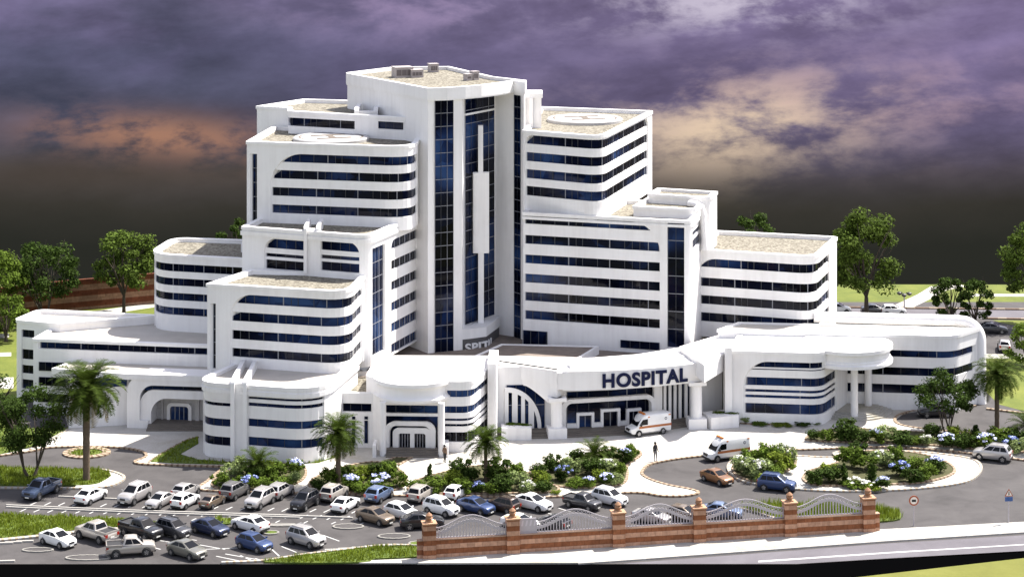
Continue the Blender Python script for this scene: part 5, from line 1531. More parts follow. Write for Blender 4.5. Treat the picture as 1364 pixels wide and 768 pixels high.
def make_car(kind):
    S = SPEC[kind]
    root = empty('car', (0, 0, 0))
    mb = MB()
    loft(mb, [body_section(*s) for s in S['st']])
    x0, x1, x2, x3 = S['cab']; zb, zr = S['belt'] - 0.06, S['roof']; hw = S['W']/2
    wb_, wr = hw*0.93, hw*0.74
    def cabsec(f, g):      # f 0..1 rear->front at height g 0..1
        xa = x0 + (x2-x0)*g; xb = x1 + (x3-x1)*g
        return xa + (xb-xa)*f
    lo = [(x0, wb_), (x1, wb_)]; hi = [(x2, wr), (x3, wr)]
    zt = zr - 0.07
    secs = [[(x0, 0, zb), (x0, wb_, zb)], ]
    # cabin solid: rings from belt to roof
    rings = []
    for g, ins in ((0, 0), (0.5, 0), (1.0, 0)):
        xa, xb = x0 + (x2-x0)*g, x1 + (x3-x1)*g; w_ = wb_ + (wr-wb_)*g; z = zb + (zt-zb)*g
        rings.append([(xa, -w_*0.94, z), (xa + 0.08, -w_, z), (xb - 0.12, -w_, z), (xb, -w_*0.90, z), (xb, w_*0.90, z), (xb - 0.12, w_, z), (xa + 0.08, w_, z), (xa, w_*0.94, z)])
    xa, xb = x2 + 0.10, x3 - 0.16; w_ = wr*0.93
    rings.append([(xa, -w_*0.94, zr - 0.02), (xa + 0.08, -w_, zr - 0.02), (xb - 0.12, -w_, zr - 0.02), (xb, -w_*0.9, zr - 0.025), (xb, w_*0.9, zr - 0.025), (xb - 0.12, w_, zr - 0.02), (xa + 0.08, w_, zr - 0.02), (xa, w_*0.94, zr - 0.02)])
    xa, xb = x2 + 0.35, x3 - 0.45; w_ = wr*0.6
    rings.append([(xa, -w_*0.94, zr), (xa + 0.08, -w_, zr), (xb - 0.12, -w_, zr), (xb, -w_*0.9, zr), (xb, w_*0.9, zr), (xb - 0.12, w_, zr), (xa + 0.08, w_, zr), (xa, w_*0.94, zr)])
    vs = [p for r in rings for p in r]
    fs = [[i*8 + k, i*8 + (k+1) % 8, (i+1)*8 + (k+1) % 8, (i+1)*8 + k] for i in range(len(rings)-1) for k in range(8)] + [list(range(8))[::-1], list(range((len(rings)-1)*8, len(rings)*8))]
    mb.add(vs, fs)
    if S.get('bed'):
        bx0, bx1 = -2.56, -0.92
        for s in (-1, 1): mb.box(bx0, bx1, min(s*0.95, s*0.86), max(s*0.95, s*0.86), 1.02, 1.30)
        mb.box(bx0 - 0.03, bx0 + 0.05, -0.95, 0.95, 0.62, 1.31)
    if S.get('rails'):
        for s in (-1, 1): mb.box(x2 + 0.2, x3 - 0.1, s*wr*0.88 - 0.02, s*wr*0.88 + 0.02, zr, zr + 0.06)
    body = mb.build('body', P_['white'], root, smooth=50)
    body.material_slots[0].link = 'OBJECT'
    if S.get('bed'):
        b2 = MB(); b2.box(-2.5, -0.95, -0.855, 0.855, 1.145, 1.18); b2.build('cargo_bed', C_BED, root)
    # windows
    q_l = [(x1 - 0.12, wb_, zb), (x0 + 0.08, wb_, zb), (x2 + 0.08, wr, zt), (x3 - 0.12, wr, zt)]
    q_r = [(x0 + 0.08, -wb_, zb), (x1 - 0.12, -wb_, zb), (x3 - 0.12, -wr, zt), (x2 + 0.08, -wr, zt)]
    q_f = [(x1, -wb_*0.90, zb), (x1, wb_*0.90, zb), (x3, wr*0.90, zt), (x3, -wr*0.90, zt)]
    q_b = [(x0, wb_*0.94, zb), (x0, -wb_*0.94, zb), (x2, -wr*0.94, zt), (x2, wr*0.94, zt)]
    def panel(nm, q, *a):
        m_ = MB(); quad_panel(m_, q, *a, 0.012); m_.build(nm, C_GLASS, root)
    panel('windscreen', q_f, 0.05, 0.95, 0.16, 0.95); panel('rear_window', q_b, 0.07, 0.93, 0.22 if kind != 'pickup' else 0.2, 0.92)
    cuts = ((0.04, 0.46), (0.50, 0.93)) if kind != 'suv' else ((0.03, 0.34), (0.37, 0.66), (0.69, 0.95))
    for a, b in cuts: panel('side_window', q_l, a, b, 0.18, 0.92)
    for a, b in cuts: panel('side_window', q_r, 1-b, 1-a, 0.18, 0.92)
    # lamps, grille, bumpers, plate
    xf, xr = S['L']/2, -S['L']/2
    sf = S['st'][-3]; sr = S['st'][1]
    for s in (-1, 1):
        m_ = MB(); yc = s*sf[1]*0.76; zc = sf[2] + (sf[3]-sf[2])*0.74
        m_.add([(sf[0] + 0.16, yc - s*0.26, zc - 0.07), (sf[0] - 0.02, yc + s*0.20, zc - 0.05), (sf[0] - 0.06, yc + s*0.17, zc + 0.08), (sf[0] + 0.11, yc - s*0.24, zc + 0.07),
                (sf[0] - 0.1, yc - s*0.26, zc - 0.07), (sf[0] - 0.25, yc + s*0.12, zc - 0.05), (sf[0] - 0.25, yc + s*0.1, zc + 0.08), (sf[0] - 0.12, yc - s*0.24, zc + 0.07)],
               [(0, 1, 2, 3), (4, 5, 6, 7), (0, 1, 5, 4), (1, 2, 6, 5), (2, 3, 7, 6), (3, 0, 4, 7)])
        m_.build('headlight', C_LAMP, root)
        m_ = MB(); zc = sr[2] + (sr[3]-sr[2])*0.74; ya, yb = sorted((s*sr[1]*0.66, s*sr[1]*0.985)); hh = 0.09 if kind in ('sedan',) else 0.16
        m_.box(sr[0] - 0.045, sr[0] + 0.22, ya, yb, zc - hh, zc + hh); m_.build('tail_light', C_RED, root)
        m_ = MB(); ya, yb = sorted((s*hw*0.96, s*(hw*0.96 + 0.19))); m_.box(x1 - 0.42, x1 - 0.30, ya, yb, S['belt'] + 0.0, S['belt'] + 0.14)
        mo = m_.build('mirror', P_['white'], root); mo.material_slots[0].link = 'OBJECT'
    m_ = MB(); m_.box(xf - 0.30, xf + 0.045, -sf[1]*0.42, sf[1]*0.42, sf[2] + (sf[3]-sf[2])*0.48, sf[2] + (sf[3]-sf[2])*0.80)
    m_.build('grille', C_BLACK, root)
    m_ = MB(); m_.box(xf - 0.35, xf + 0.03, -sf[1]*0.82, sf[1]*0.82, S['st'][-1][2] - 0.10, S['st'][-1][2] + 0.07); m_.build('front_bumper', C_BLACK, root)
    m_ = MB(); m_.box(xr - 0.04, xr + 0.3, -sr[1]*0.86, sr[1]*0.86, S['st'][0][2] - 0.10, S['st'][0][2] + 0.08); m_.build('rear_bumper', C_CHROME if kind == 'pickup' else C_BLACK, root)
    m_ = MB(); m_.box(xr - 0.03, xr + 0.1, -0.26, 0.26, S['st'][0][2] + 0.16, S['st'][0][2] + 0.29); m_.build('number_plate', C_PLATE, root)
    m_ = MB(); m_.box(xf - 0.1, xf + 0.055, -0.26, 0.26, S['st'][-1][2] - 0.06, S['st'][-1][2] + 0.06); m_.build('number_plate', C_PLATE, root)
    # wheels
    r = S['r']
    for xw in S['wb']:
        for s in (-1, 1):
            ym = s*(hw - 0.115)
            ar = MB(); n = 20
            yo = s*(hw*0.985 + 0.004)
            vs = [(xw + (r+0.075)*math.cos(2*math.pi*k/n), yo, r + (r+0.075)*math.sin(2*math.pi*k/n)) for k in range(n)] + [(xw + (r+0.075)*math.cos(2*math.pi*k/n), yo - s*0.35, r + (r+0.075)*math.sin(2*math.pi*k/n)) for k in range(n)]
            ar.add(vs, [list(range(n)), list(range(n, 2*n))] + [[k, (k+1) % n, n + (k+1) % n, n + k] for k in range(n)])
            ar.build('wheel_arch', C_BLACK, root)
            ty = MB()
            prof = [(r*0.62, -0.11), (r*0.94, -0.115), (r, -0.08), (r, 0.08), (r*0.94, 0.115), (r*0.62, 0.11)]
            nn = 22; vs = []
            for rr, o in prof: vs += [(xw + rr*math.cos(2*math.pi*k/nn), ym + s*0.10 + o, r + rr*math.sin(2*math.pi*k/nn)) for k in range(nn)]
            ty.add(vs, [[j*nn + k, j*nn + (k+1) % nn, (j+1)*nn + (k+1) % nn, (j+1)*nn + k] for j in range(5) for k in range(nn)])
            wo = ty.build('wheel', C_TYRE, root, smooth=40)
            rm_ = MB(); yf = ym + s*0.185
            for k in range(5):
                a = 2*math.pi*k/5 + 0.3
                c_, d_ = Vector((math.cos(a), math.sin(a))), Vector((-math.sin(a), math.cos(a)))
                pts = [c_*r*0.10 - d_*r*0.12, c_*r*0.60 - d_*r*0.16, c_*r*0.60 + d_*r*0.16, c_*r*0.10 + d_*r*0.12]
                rm_.add([(xw + p.x, yf, r + p.y) for p in pts] + [(xw + p.x, yf - s*0.06, r + p.y) for p in pts], [(0, 1, 2, 3), (4, 5, 6, 7), (0, 1, 5, 4), (1, 2, 6, 5), (2, 3, 7, 6), (3, 0, 4, 7)])
            nn = 20; vs = []
            for rr, yy in ((r*0.66, yf - s*0.02), (r*0.57, yf), (r*0.57, yf - s*0.10), (0.001, yf - s*0.10)): vs += [(xw + rr*math.cos(2*math.pi*k/nn), yy, r + rr*math.sin(2*math.pi*k/nn)) for k in range(nn)]
            rm_.add(vs, [[j*nn + k, j*nn + (k+1) % nn, (j+1)*nn + (k+1) % nn, (j+1)*nn + k] for j in range(2) for k in range(nn)])
            rm_.add(vs[2*nn:], [[k, (k+1) % nn, nn + (k+1) % nn, nn + k] for k in range(nn)], 1)
            rm_.build('rim', [C_RIM, C_BLACK], wo)
    return root
PROTO = {k: make_car(k) for k in SPEC}
def make_ambulance():
    root = empty('ambulance', (0, 0, 0))
    mb = MB()
    st = [(-3.05, 0.94, 0.42, 2.40), (-3.0, 1.0, 0.38, 2.56), (-2.7, 1.02, 0.36, 2.62), (0.4, 1.02, 0.36, 2.66), (1.0, 1.02, 0.36, 2.60), (1.35, 1.01, 0.36, 2.36), (1.78, 1.0, 0.36, 1.80), (2.12, 0.99, 0.36, 1.28), (2.70, 0.96, 0.38, 1.12), (2.98, 0.88, 0.42, 0.98), (3.08, 0.74, 0.48, 0.80)]
    def sec(x, w_, zb, zt):
        h = zt - zb
        return [(x, 0, zb), (x, w_*0.92, zb), (x, w_, zb + 0.12), (x, w_, zb + 0.5*h), (x, w_*0.965, zt - 0.12*h), (x, w_*0.90, zt - 0.04*h), (x, w_*0.74, zt), (x, 0, zt + 0.03)]
    loft(mb, [sec(*s) for s in st])
    body = mb.build('body', P_['white'], root, smooth=36)
    g_ = MB()
    def P(x, f, o=0.012):   # point on the windscreen slope
        return None
    a = (1.33, 2.31); b = (2.13, 1.37)
    g_.add([(a[0] + 0.03, -0.80, a[1]), (a[0] + 0.03, 0.80, a[1]), (b[0] + 0.02, 0.88, b[1]), (b[0] + 0.02, -0.88, b[1]), (a[0] - 0.1, -0.8, a[1] - 0.1), (a[0] - 0.1, 0.8, a[1] - 0.1), (b[0] - 0.1, 0.88, b[1] - 0.1), (b[0] - 0.1, -0.88, b[1] - 0.1)],
           [(0, 3, 2, 1), (4, 5, 6, 7), (0, 1, 5, 4), (1, 2, 6, 5), (2, 3, 7, 6), (3, 0, 4, 7)])
    g_.build('windscreen', C_GLASS, root)
    for s in (-1, 1):
        m_ = MB(); y0, y1 = s*0.985, s*1.024
        q = [(0.55, 1.42), (1.83, 1.42), (1.30, 2.08), (0.55, 2.12)]
        m_.add([(x, y1, z) for x, z in q] + [(x, y0 - s*0.06, z) for x, z in q], [(0, 1, 2, 3), (4, 5, 6, 7), (0, 1, 5, 4), (1, 2, 6, 5), (2, 3, 7, 6), (3, 0, 4, 7)])
        m_.build('side_window', C_GLASS, root)
        m_ = MB()
        for (xa, xb, za, zb2) in ((-3.0, 1.9, 1.02, 1.30),):
            m_.add([(xa, s*1.030, za), (xb, s*1.030, za), (xb - 0.1, s*1.030, zb2), (xa, s*1.030, zb2), (xa, s*0.95, za), (xb, s*0.95, za), (xb - 0.1, s*0.95, zb2), (xa, s*0.95, zb2)], [(0, 1, 2, 3), (4, 5, 6, 7), (0, 1, 5, 4), (1, 2, 6, 5), (2, 3, 7, 6), (3, 0, 4, 7)])
        m_.build('side_stripe', C_STRIPE, root)
        m_ = MB(); n = 18; c_ = (-2.2, 1.95)
        m_.add([(c_[0] + 0.19*math.cos(2*math.pi*k/n), s*1.014, c_[1] + 0.19*math.sin(2*math.pi*k/n)) for k in range(n)] + [(c_[0] + 0.19*math.cos(2*math.pi*k/n), s*0.9, c_[1] + 0.19*math.sin(2*math.pi*k/n)) for k in range(n)],
               [list(range(n))] + [[k, (k+1) % n, n + (k+1) % n, n + k] for k in range(n)])
        em = m_.build('round_emblem', M_NAVY, root)
        cr = MB()
        for k in range(3):
            an = k*math.pi/3; d = (math.cos(an)*0.13, math.sin(an)*0.13); e = (-math.sin(an)*0.028, math.cos(an)*0.028)
            cr.add([(c_[0] + d[0]*p + e[0]*q_, s*(1.018 + 0.001*k), c_[1] + d[1]*p + e[1]*q_) for p, q_ in ((-1, -1), (1, -1), (1, 1), (-1, 1))], [(0, 1, 2, 3)])
        cr.build('star_mark', P_['white'], em)
        m_ = MB(); m_.box(-2.4, 2.2, min(s*1.0, s*1.03), max(s*1.0, s*1.03), 0.40, 0.50); m_.build('side_skirt', mat('grey_trim', (0.2, 0.2, 0.21), 0.6), root)
        m_ = MB(); m_.box(2.72, 3.02, *sorted((s*0.52, s*0.86)), 0.88, 1.06); m_.build('headlight', C_LAMP, root)
        m_ = MB(); m_.box(-3.08, -2.95, *sorted((s*0.82, s*0.97)), 0.9, 1.35); m_.build('tail_light', C_RED, root)
        m_ = MB(); m_.box(-2.95, -2.62, *sorted((s*0.93, s*1.02)), 2.30, 2.42); m_.build('warning_lamp', C_AMBER, root)
        m_ = MB(); m_.box(0.25, 0.5, *sorted((s*0.93, s*1.02)), 2.28, 2.42); m_.build('warning_lamp', C_AMBER, root)
        m_ = MB(); m_.box(1.55, 1.70, *sorted((s*1.02, s*1.26)), 1.35, 1.65); m_.build('mirror', C_BLACK, root)
    m_ = MB(); m_.box(2.80, 3.10, -0.46, 0.46, 0.72, 1.02); m_.build('grille', C_BLACK, root)
    m_ = MB(); m_.box(2.75, 3.14, -0.88, 0.88, 0.36, 0.60); m_.build('front_bumper', C_BLACK, root)
    lb = MB()
    for y0, y1 in ((-0.72, -0.08), (0.08, 0.72)): lb.box(0.75, 1.05, y0, y1, 2.64, 2.80)
    lb.box(0.8, 1.0, -0.1, 0.1, 2.62, 2.74)
    lb.build('light_bar', C_AMBER, root)
    src = PROTO['suv']
    for ch in [c for c in src.children if c.name.split('.')[0] in ('wheel', 'wheel_arch')]:
        c = ch.copy(); COL.objects.link(c); c.parent = root
        rear = sum(v.co.x for v in ch.data.vertices[:20])/20 < 0
        c.location = (-0.35 if rear else 0.50, 0.055 if sum(v.co.y for v in ch.data.vertices[:20]) > 0 else -0.055, 0)
        for g2_ in ch.children:
            d = g2_.copy(); COL.objects.link(d); d.parent = c
    return root
AMB = make_ambulance()
USED = set()
def place_car(kind, px, py, head, colour, label, cat=None, group='vehicles parked at the hospital', sc=1.0, z=0.0):
    pr = AMB if kind == 'ambulance' else PROTO[kind]
    o = pr if kind not in USED else copy_tree(pr)
    USED.add(kind)
    x, y = gp(px, py)
    o.location = (x, y, z); o.rotation_euler = (0, 0, math.atan2(head[1], head[0])); f = 0.80 if kind == 'ambulance' else 0.83; o.scale = (sc*f, sc*f, sc*f*1.07)
    o.name = {'ambulance': 'ambulance', 'pickup': 'pickup_truck'}.get(kind, 'parked_car')
    tag(o, label, cat or {'sedan': 'car', 'hatch': 'car', 'suv': 'suv', 'pickup': 'pickup truck', 'ambulance': 'ambulance'}[kind], group)
    if kind != 'ambulance':
        for ch in o.children:
            if ch.name.split('.')[0] in ('body', 'mirror'): ch.material_slots[0].material = P_[colour]
    return o
A = (0.42, 0.91); T = (-0.42, -0.91); RR = (0.79, -0.61); LL = (-0.79, 0.61)
CARS = [
 ('pickup', 55, 660, T, 'steel', 'blue-grey pickup truck facing the camera, leftmost vehicle in the car park', 1.0),
 ('sedan', 121, 667, A, 'white', 'white sedan seen from behind, first car right of the blue-grey pickup', .98),
 ('suv', 179, 667, T, 'silver', 'silver white SUV facing the camera, right of the lone white sedan', 1.0),
 ('sedan', 213, 673, T, 'silver', 'low silver grey sedan facing forward, tight beside the silver white SUV', .9),
 ('hatch', 247, 673, A, 'white', 'small white hatchback seen from behind, between silver and dark sedans', .95),
 ('sedan', 283, 673, A, 'bronze', 'small bronze sedan seen from behind, right of the white hatchback', .82),
 ('hatch', 248, 660, A, 'silver', 'silver hatchback parked directly behind the white hatchback', .95),
 ('suv', 313, 661, A, 'grey', 'dark grey SUV seen from behind at the edge of the leftmost shrub bed', .93),
 ('suv', 346, 673, T, 'silver', 'boxy silver SUV facing forward, right of the small bronze sedan', .95),
 ('suv', 374, 661, A, 'silver', 'silver SUV seen from behind below the end of the leftmost bed', .86),
 ('suv', 406, 675, T, 'black', 'black SUV facing forward between the boxy silver SUV and white sedan', .92),
 ('suv', 445, 664, A, 'beige', 'beige SUV seen from behind under the medium palm', .92),
 ('sedan', 460, 678, A, 'white', 'white sedan seen from behind, in front of the beige SUV', .95),
 ('hatch', 505, 665, A, 'lightblue', 'light blue hatchback seen from behind near the path opening', 1.02),
 ('suv', 561, 665, A, 'beige', 'grey-beige SUV seen from behind at the left end of the long bed', .92),
 ('hatch', 608, 662, A, 'white', 'white boxy hatchback seen from behind against the long shrub bed', .92),
 ('sedan', 500, 695, RR, 'bronze', 'dark bronze sedan angled to the right, at the left of the crowded cluster', 1.0),
 ('hatch', 535, 689, RR, 'white', 'white hatchback half hidden behind the black convertible', .98),
 ('suv', 588, 684, RR, 'white', 'white SUV facing right in the crowded cluster, left of the blue sedan', .93),
 ('sedan', 562, 702, (0.95, 0.12), 'black', 'black car cut off by the left brick pillar of the boundary fence', 1.05),
 ('sedan', 634, 681, RR, 'blue', 'dark blue sedan angled to the right behind the fence', 1.0),
 ('suv', 670, 680, LL, 'brown', 'dark brown SUV seen from behind, between blue and white sedans', .88),
 ('sedan', 710, 677, RR, 'white', 'white sedan facing right, just right of the dark brown SUV', 1.02),
 ('pickup', 776, 676, RR, 'dark', 'dark grey pickup beside a white SUV, behind the fence', .86),
 ('suv', 812, 671, RR, 'white', 'white SUV facing right, rightmost of the row below the beds', .92),
 ('sedan', 693, 703, (0.85, -0.5), 'white', 'white car behind the solid grey gate panel of the fence', .95),
 ('hatch', 737, 703, LL, 'dark', 'dark car mostly hidden behind the second arched fence panel', .95),
 ('sedan', 77, 725, RR, 'white', 'white sedan facing right, nearest car at the bottom left', .98),
 ('pickup', 128, 718, LL, 'beige', 'beige pickup truck seen from behind, beside the long grass strip', 1.0),
 ('pickup', 188, 714, RR, 'black', 'black pickup truck facing right on the grass strip edge', 1.02),
 ('suv', 231, 713, RR, 'dark', 'dark SUV with pale reflections, right of the black pickup', .93),
 ('sedan', 280, 710, RR, 'navy', 'dark navy sedan facing right between the dark SUV and white sedan', 1.0),
 ('sedan', 333, 705, LL, 'white', 'white sedan seen from behind with red tail lights, beside a grass patch', 1.0),
 ('pickup', 174, 738, (0.97, 0.22), 'beige', 'pale beige pickup seen side on, lowest in the car park', .98),
 ('sedan', 249, 740, RR, 'olive', 'olive grey sedan facing right at the bottom edge of the car park', 1.02),
 ('hatch', 339, 731, RR, 'blue', 'small blue hatchback facing right near the front verge', 1.0),
 ('suv', 408, 725, RR, 'silver', 'silver SUV facing right by the front grass verge', .98),
 ('sedan', 868, 695, (0.8, -0.5), 'silver', 'silver car behind the third arched fence panel', .95),
 ('hatch', 912, 692, (0.8, -0.5), 'bronze', 'bronze car behind the third fence panel, right of the silver car', .95),
 ('sedan', 962, 688, (0.9, -0.3), 'lightblue', 'pale blue-grey car behind the fourth arched fence panel', 1.0),
 ('sedan', 955, 642, (0.62, -0.78), 'orange', 'copper orange sedan driving forward, left of the flowering island', .95),
 ('suv', 1035, 652, (0.93, -0.36), 'blue', 'deep blue SUV driving right along the inner road', .95),
 ('suv', 1322, 612, (-0.90, 0.42), 'silver', 'silver white SUV driving away at the right edge by the road island', 1.0),
 ('sedan', 1246, 554, (-1.0, -0.05), 'black', 'black sedan parked under the small multi-stemmed tree at right', 1.0),
 ('sedan', 1322, 443, (1.0, -0.15), 'dark', 'dark car in the small car park behind the right wing', 1.0),
 ('hatch', 1338, 466, (0.2, 1.0), 'silver', 'silver car seen from behind in the small rear car park', 1.0),
 ('hatch', 1116, 416.5, (1, 0), 'white', 'white car on the back road half hidden by the right wing roof', 1.0),
 ('sedan', 1166, 418, (1, 0), 'dark', 'dark car on the back road at the foot of the largest tree', 1.0),
 ('hatch', 1190, 418.5, (1, 0), 'white', 'pale car on the back road, right of the largest tree trunk', .95),
]
for c in CARS: place_car(*c[:6], sc=c[6], group='vehicles around the hospital')
place_car('ambulance', 863, 578.5, (-0.90, -0.42), None, 'white ambulance with orange stripe parked under the HOSPITAL canopy', z=0.1, sc=0.98, group='ambulances')
place_car('ambulance', 967, 610.5, (-0.90, -0.44), None, 'white ambulance with orange stripe on the curved drive, by the flowering island', sc=0.98, group='ambulances')
# ================================================================== boundary walls and fence
def banded_brick(name, band=0.46, off=0.0, c0=(0.52, 0.30, 0.20), c1=(0.27, 0.10, 0.045)):
    m = mat(name, c0, 0.85, spec=0.2)
    t = NT(m.node_tree); p = t.n['Principled BSDF']
    tcn = t.new('ShaderNodeTexCoord'); sp = t.new('ShaderNodeSeparateXYZ'); t.l.new(tcn.outputs['Object'], sp.inputs[0])
    f = t.math('GREATER_THAN', t.math('FRACT', t.math('ADD', t.math('DIVIDE', sp.outputs[2], band*2), off)), 0.5)
    cm = t.new('ShaderNodeCombineXYZ'); t.l.new(t.math('ADD', sp.outputs[0], t.math('MULTIPLY', sp.outputs[1], 0.6)), cm.inputs[0]); t.l.new(sp.outputs[2], cm.inputs[1])
    b = t.new('ShaderNodeTexBrick'); t.l.new(cm.outputs[0], b.inputs['Vector'])
    b.inputs['Scale'].default_value = 1.0; b.inputs['Brick Width'].default_value = band*1.6; b.inputs['Row Height'].default_value = band/1.0; b.inputs['Mortar Size'].default_value = 0.025
    b.inputs['Color1'].default_value = (1, 1, 1, 1); b.inputs['Color2'].default_value = (0.72, 0.72, 0.72, 1); b.inputs['Mortar'].default_value = (0.62, 0.6, 0.58, 1)
    c = t.mix(1.0, t.mix(f, c0, c1), b.outputs['Color'], 'MULTIPLY')
    n = t.noise(tcn.outputs['Object'], 3.0, 4)
    c = t.mix(1.0, c, t.ramp(n, [(0.3, (0.75, 0.75, 0.75)), (0.7, (1.15, 1.15, 1.15))]), 'MULTIPLY')
    t.l.new(c, p.inputs['Base Color'])
    return m
M_BRICK = banded_brick('banded_brick', 0.42)
M_BRICKB = banded_brick('banded_brick_far', 0.75, 0.25, (0.27, 0.155, 0.10), (0.135, 0.042, 0.02))
M_IRON = mat('grey_lilac_iron', (0.40, 0.37, 0.40), 0.5)
wallp = Path([gp(556, 745.5), gp(1172, 708)], closed=False)
FD = (wallp.P[1] - wallp.P[0]).normalized(); FN = Vector((FD.y, -FD.x))
WZ = 1.62
pil = [567, 679.5, 826, 938, 1050.5, 1163.5]
us = [wallp.upx(p) for p in pil]
fw = empty('boundary_wall', (wallp.P[0].x, wallp.P[0].y, 0), math.atan2(FD.y, FD.x), 'low red and tan banded brick wall along the front pavement', 'wall')
inv = Matrix.Rotation(-math.atan2(FD.y, FD.x), 4, 'Z')
mb = MB(); mb.box(0, wallp.L, 0.02, 0.46, 0.0, WZ); mb.build('brickwork', M_BRICK, fw)
mb = MB(); mb.box(0, wallp.L, -0.03, 0.50, WZ, WZ + 0.07); mb.build('coping', mat('tan_coping', (0.36, 0.24, 0.17), 0.8, var=0.15), fw)
for k, u in enumerate(us):
    e = empty('brick_pillar', (*wallp.at(u), 0), math.atan2(FD.y, FD.x), 'banded brick pillar with carved finial, ' + ['at the left end of the fence', 'beside the solid grey panel', 'between second and third arched panels', 'between third and fourth arched panels', 'between fourth and fifth arched panels', 'at the right end of the fence'][k], 'pillar', 'brick pillars of the boundary fence')
    mb = MB(); mb.box(-0.56, 0.56, -0.22, 0.72, 0.0, 3.05); mb.build('shaft', M_BRICK, e)
    mb = MB(); mb.box(-0.64, 0.64, -0.30, 0.80, 3.05, 3.17); mb.box(-0.30, 0.30, 0.0, 0.5, 3.17, 3.27)
    cp_ = mb.build('cap', mat('tan_stone', (0.40, 0.235, 0.14), 0.8, var=0.2), e)
    mb = MB(); mb.lathe((0, 0.25), [(0.30, 3.26), (0.22, 3.36), (0.33, 3.52), (0.24, 3.66), (0.30, 3.76), (0.16, 3.90), (0.05, 3.98)], 10); mb.build('finial', mat('finial_stone', (0.27, 0.14, 0.075), 0.8, var=0.3, vscale=6), cp_)
def fence_panel(ua, ub, label):
    e = empty('fence_panel', (*wallp.at(ua), 0), math.atan2(FD.y, FD.x), label, 'fence panel', 'arched fence panels on the brick wall')
    L = ub - ua; y = 0.24
    def top(x):
        f = x/L; return WZ + 1.02 + 0.95*(0.5 - 0.5*math.cos(2*math.pi*f))
    n = 30
    def rail(dz, h, name, d=0.035):
        mb = MB()
        for k in range(n):
            a, b = L*k/n, L*(k+1)/n
            mb.add([(a, y-d, top(a)+dz), (b, y-d, top(b)+dz), (b, y+d, top(b)+dz), (a, y+d, top(a)+dz), (a, y-d, top(a)+dz+h), (b, y-d, top(b)+dz+h), (b, y+d, top(b)+dz+h), (a, y+d, top(a)+dz+h)],
                   [(0,3,2,1),(4,5,6,7),(0,1,5,4),(1,2,6,5),(2,3,7,6),(3,0,4,7)])
        mb.build(name, M_IRON, e)
    rail(-0.62, 0.24, 'broad_band', 0.03); rail(-0.06, 0.08, 'top_rail')
    mb = MB(); mb.box(0, L, y-0.035, y+0.035, WZ+0.10, WZ+0.18)
    for x in (0.03, L-0.03): mb.box(x-0.05, x+0.05, y-0.05, y+0.05, WZ+0.07, top(x))
    mb.build('frame', M_IRON, e)
    mb = MB(); m = int(L/0.26)
    for k in range(1, m):
        x = L*k/m; mb.box(x-0.040, x+0.040, y-0.025, y+0.025, WZ+0.12, top(x)-0.58)
    mb.build('bars', M_IRON, e)
    mb = MB(); m = int(L/0.34)
    for k in range(1, m):
        x = L*k/m; z0 = top(x)-0.38
        for s in range(8):
            a = 2*math.pi*s/8; a2 = 2*math.pi*(s+1)/8
            q = [(x + rr*math.cos(an), z0 + 0.17 + rr*math.sin(an)) for an in (a, a2) for rr in (0.105, 0.165)]
            mb.add([(p[0], y-0.02, p[1]) for p in q] + [(p[0], y+0.02, p[1]) for p in q], [(0, 1, 3, 2), (4, 6, 7, 5), (0, 4, 5, 1), (2, 3, 7, 6), (0, 2, 6, 4), (1, 5, 7, 3)])
    mb.build('scroll_ring', M_IRON, e)
gate = wallp.upx(721)
for k, (a, b) in enumerate(((us[0]+.56, us[1]-.56), (gate, us[2]-.56), (us[2]+.56, us[3]-.56), (us[3]+.56, us[4]-.56), (us[4]+.56, us[5]-.56))):
    fence_panel(a, b, ['arched lilac-grey iron fence panel nearest the left end of the wall', 'arched lilac-grey iron fence panel right of the solid grey panel', 'arched lilac-grey iron fence panel below the white paving tip', 'arched lilac-grey iron fence panel before the pale blue-grey car', 'arched lilac-grey iron fence panel in front of tall grass at right'][k])
e = empty('solid_panel', (*wallp.at(us[1] + 0.56), 0), math.atan2(FD.y, FD.x), 'plain lilac-grey sheet panel with slanted marks between brick pillar and fence', 'panel')
L = gate - us[1] - 0.56
mb = MB(); mb.box(0, L, 0.2, 0.28, WZ + 0.07, WZ + 1.38); pan = mb.build('sheet', M_IRON, e)
mb = MB()
for k in range(4):
    x = 0.12*L + k*0.24*L
    mb.add([(x, 0.194, WZ + 0.72), (x + 0.10*L, 0.194, WZ + 0.72), (x + 0.17*L, 0.194, WZ + 1.22), (x + 0.07*L, 0.194, WZ + 1.22)], [(0, 1, 2, 3)])
mb.build('slanted_mark', mat('pale_lilac', (0.52, 0.48, 0.53), 0.6), pan)
# far brick wall
a = Vector(gp(-40, 430)); b = Vector(gp(82, 415)); c_ = Vector(gp(215, 403)); d = Vector(gp(330, 395))
bw = Path([tuple(a), tuple(b), tuple(c_), tuple(d)], closed=False)
mb = MB(); colsolid(mb, bw, [(u, 0, 4.1) for u in bw.uu(0, bw.L)], -0.5, 0.0)
o = mb.build('brick_wall', M_BRICKB); tag(o, 'tall terracotta and brown striped brick wall behind the trees at left', 'wall')

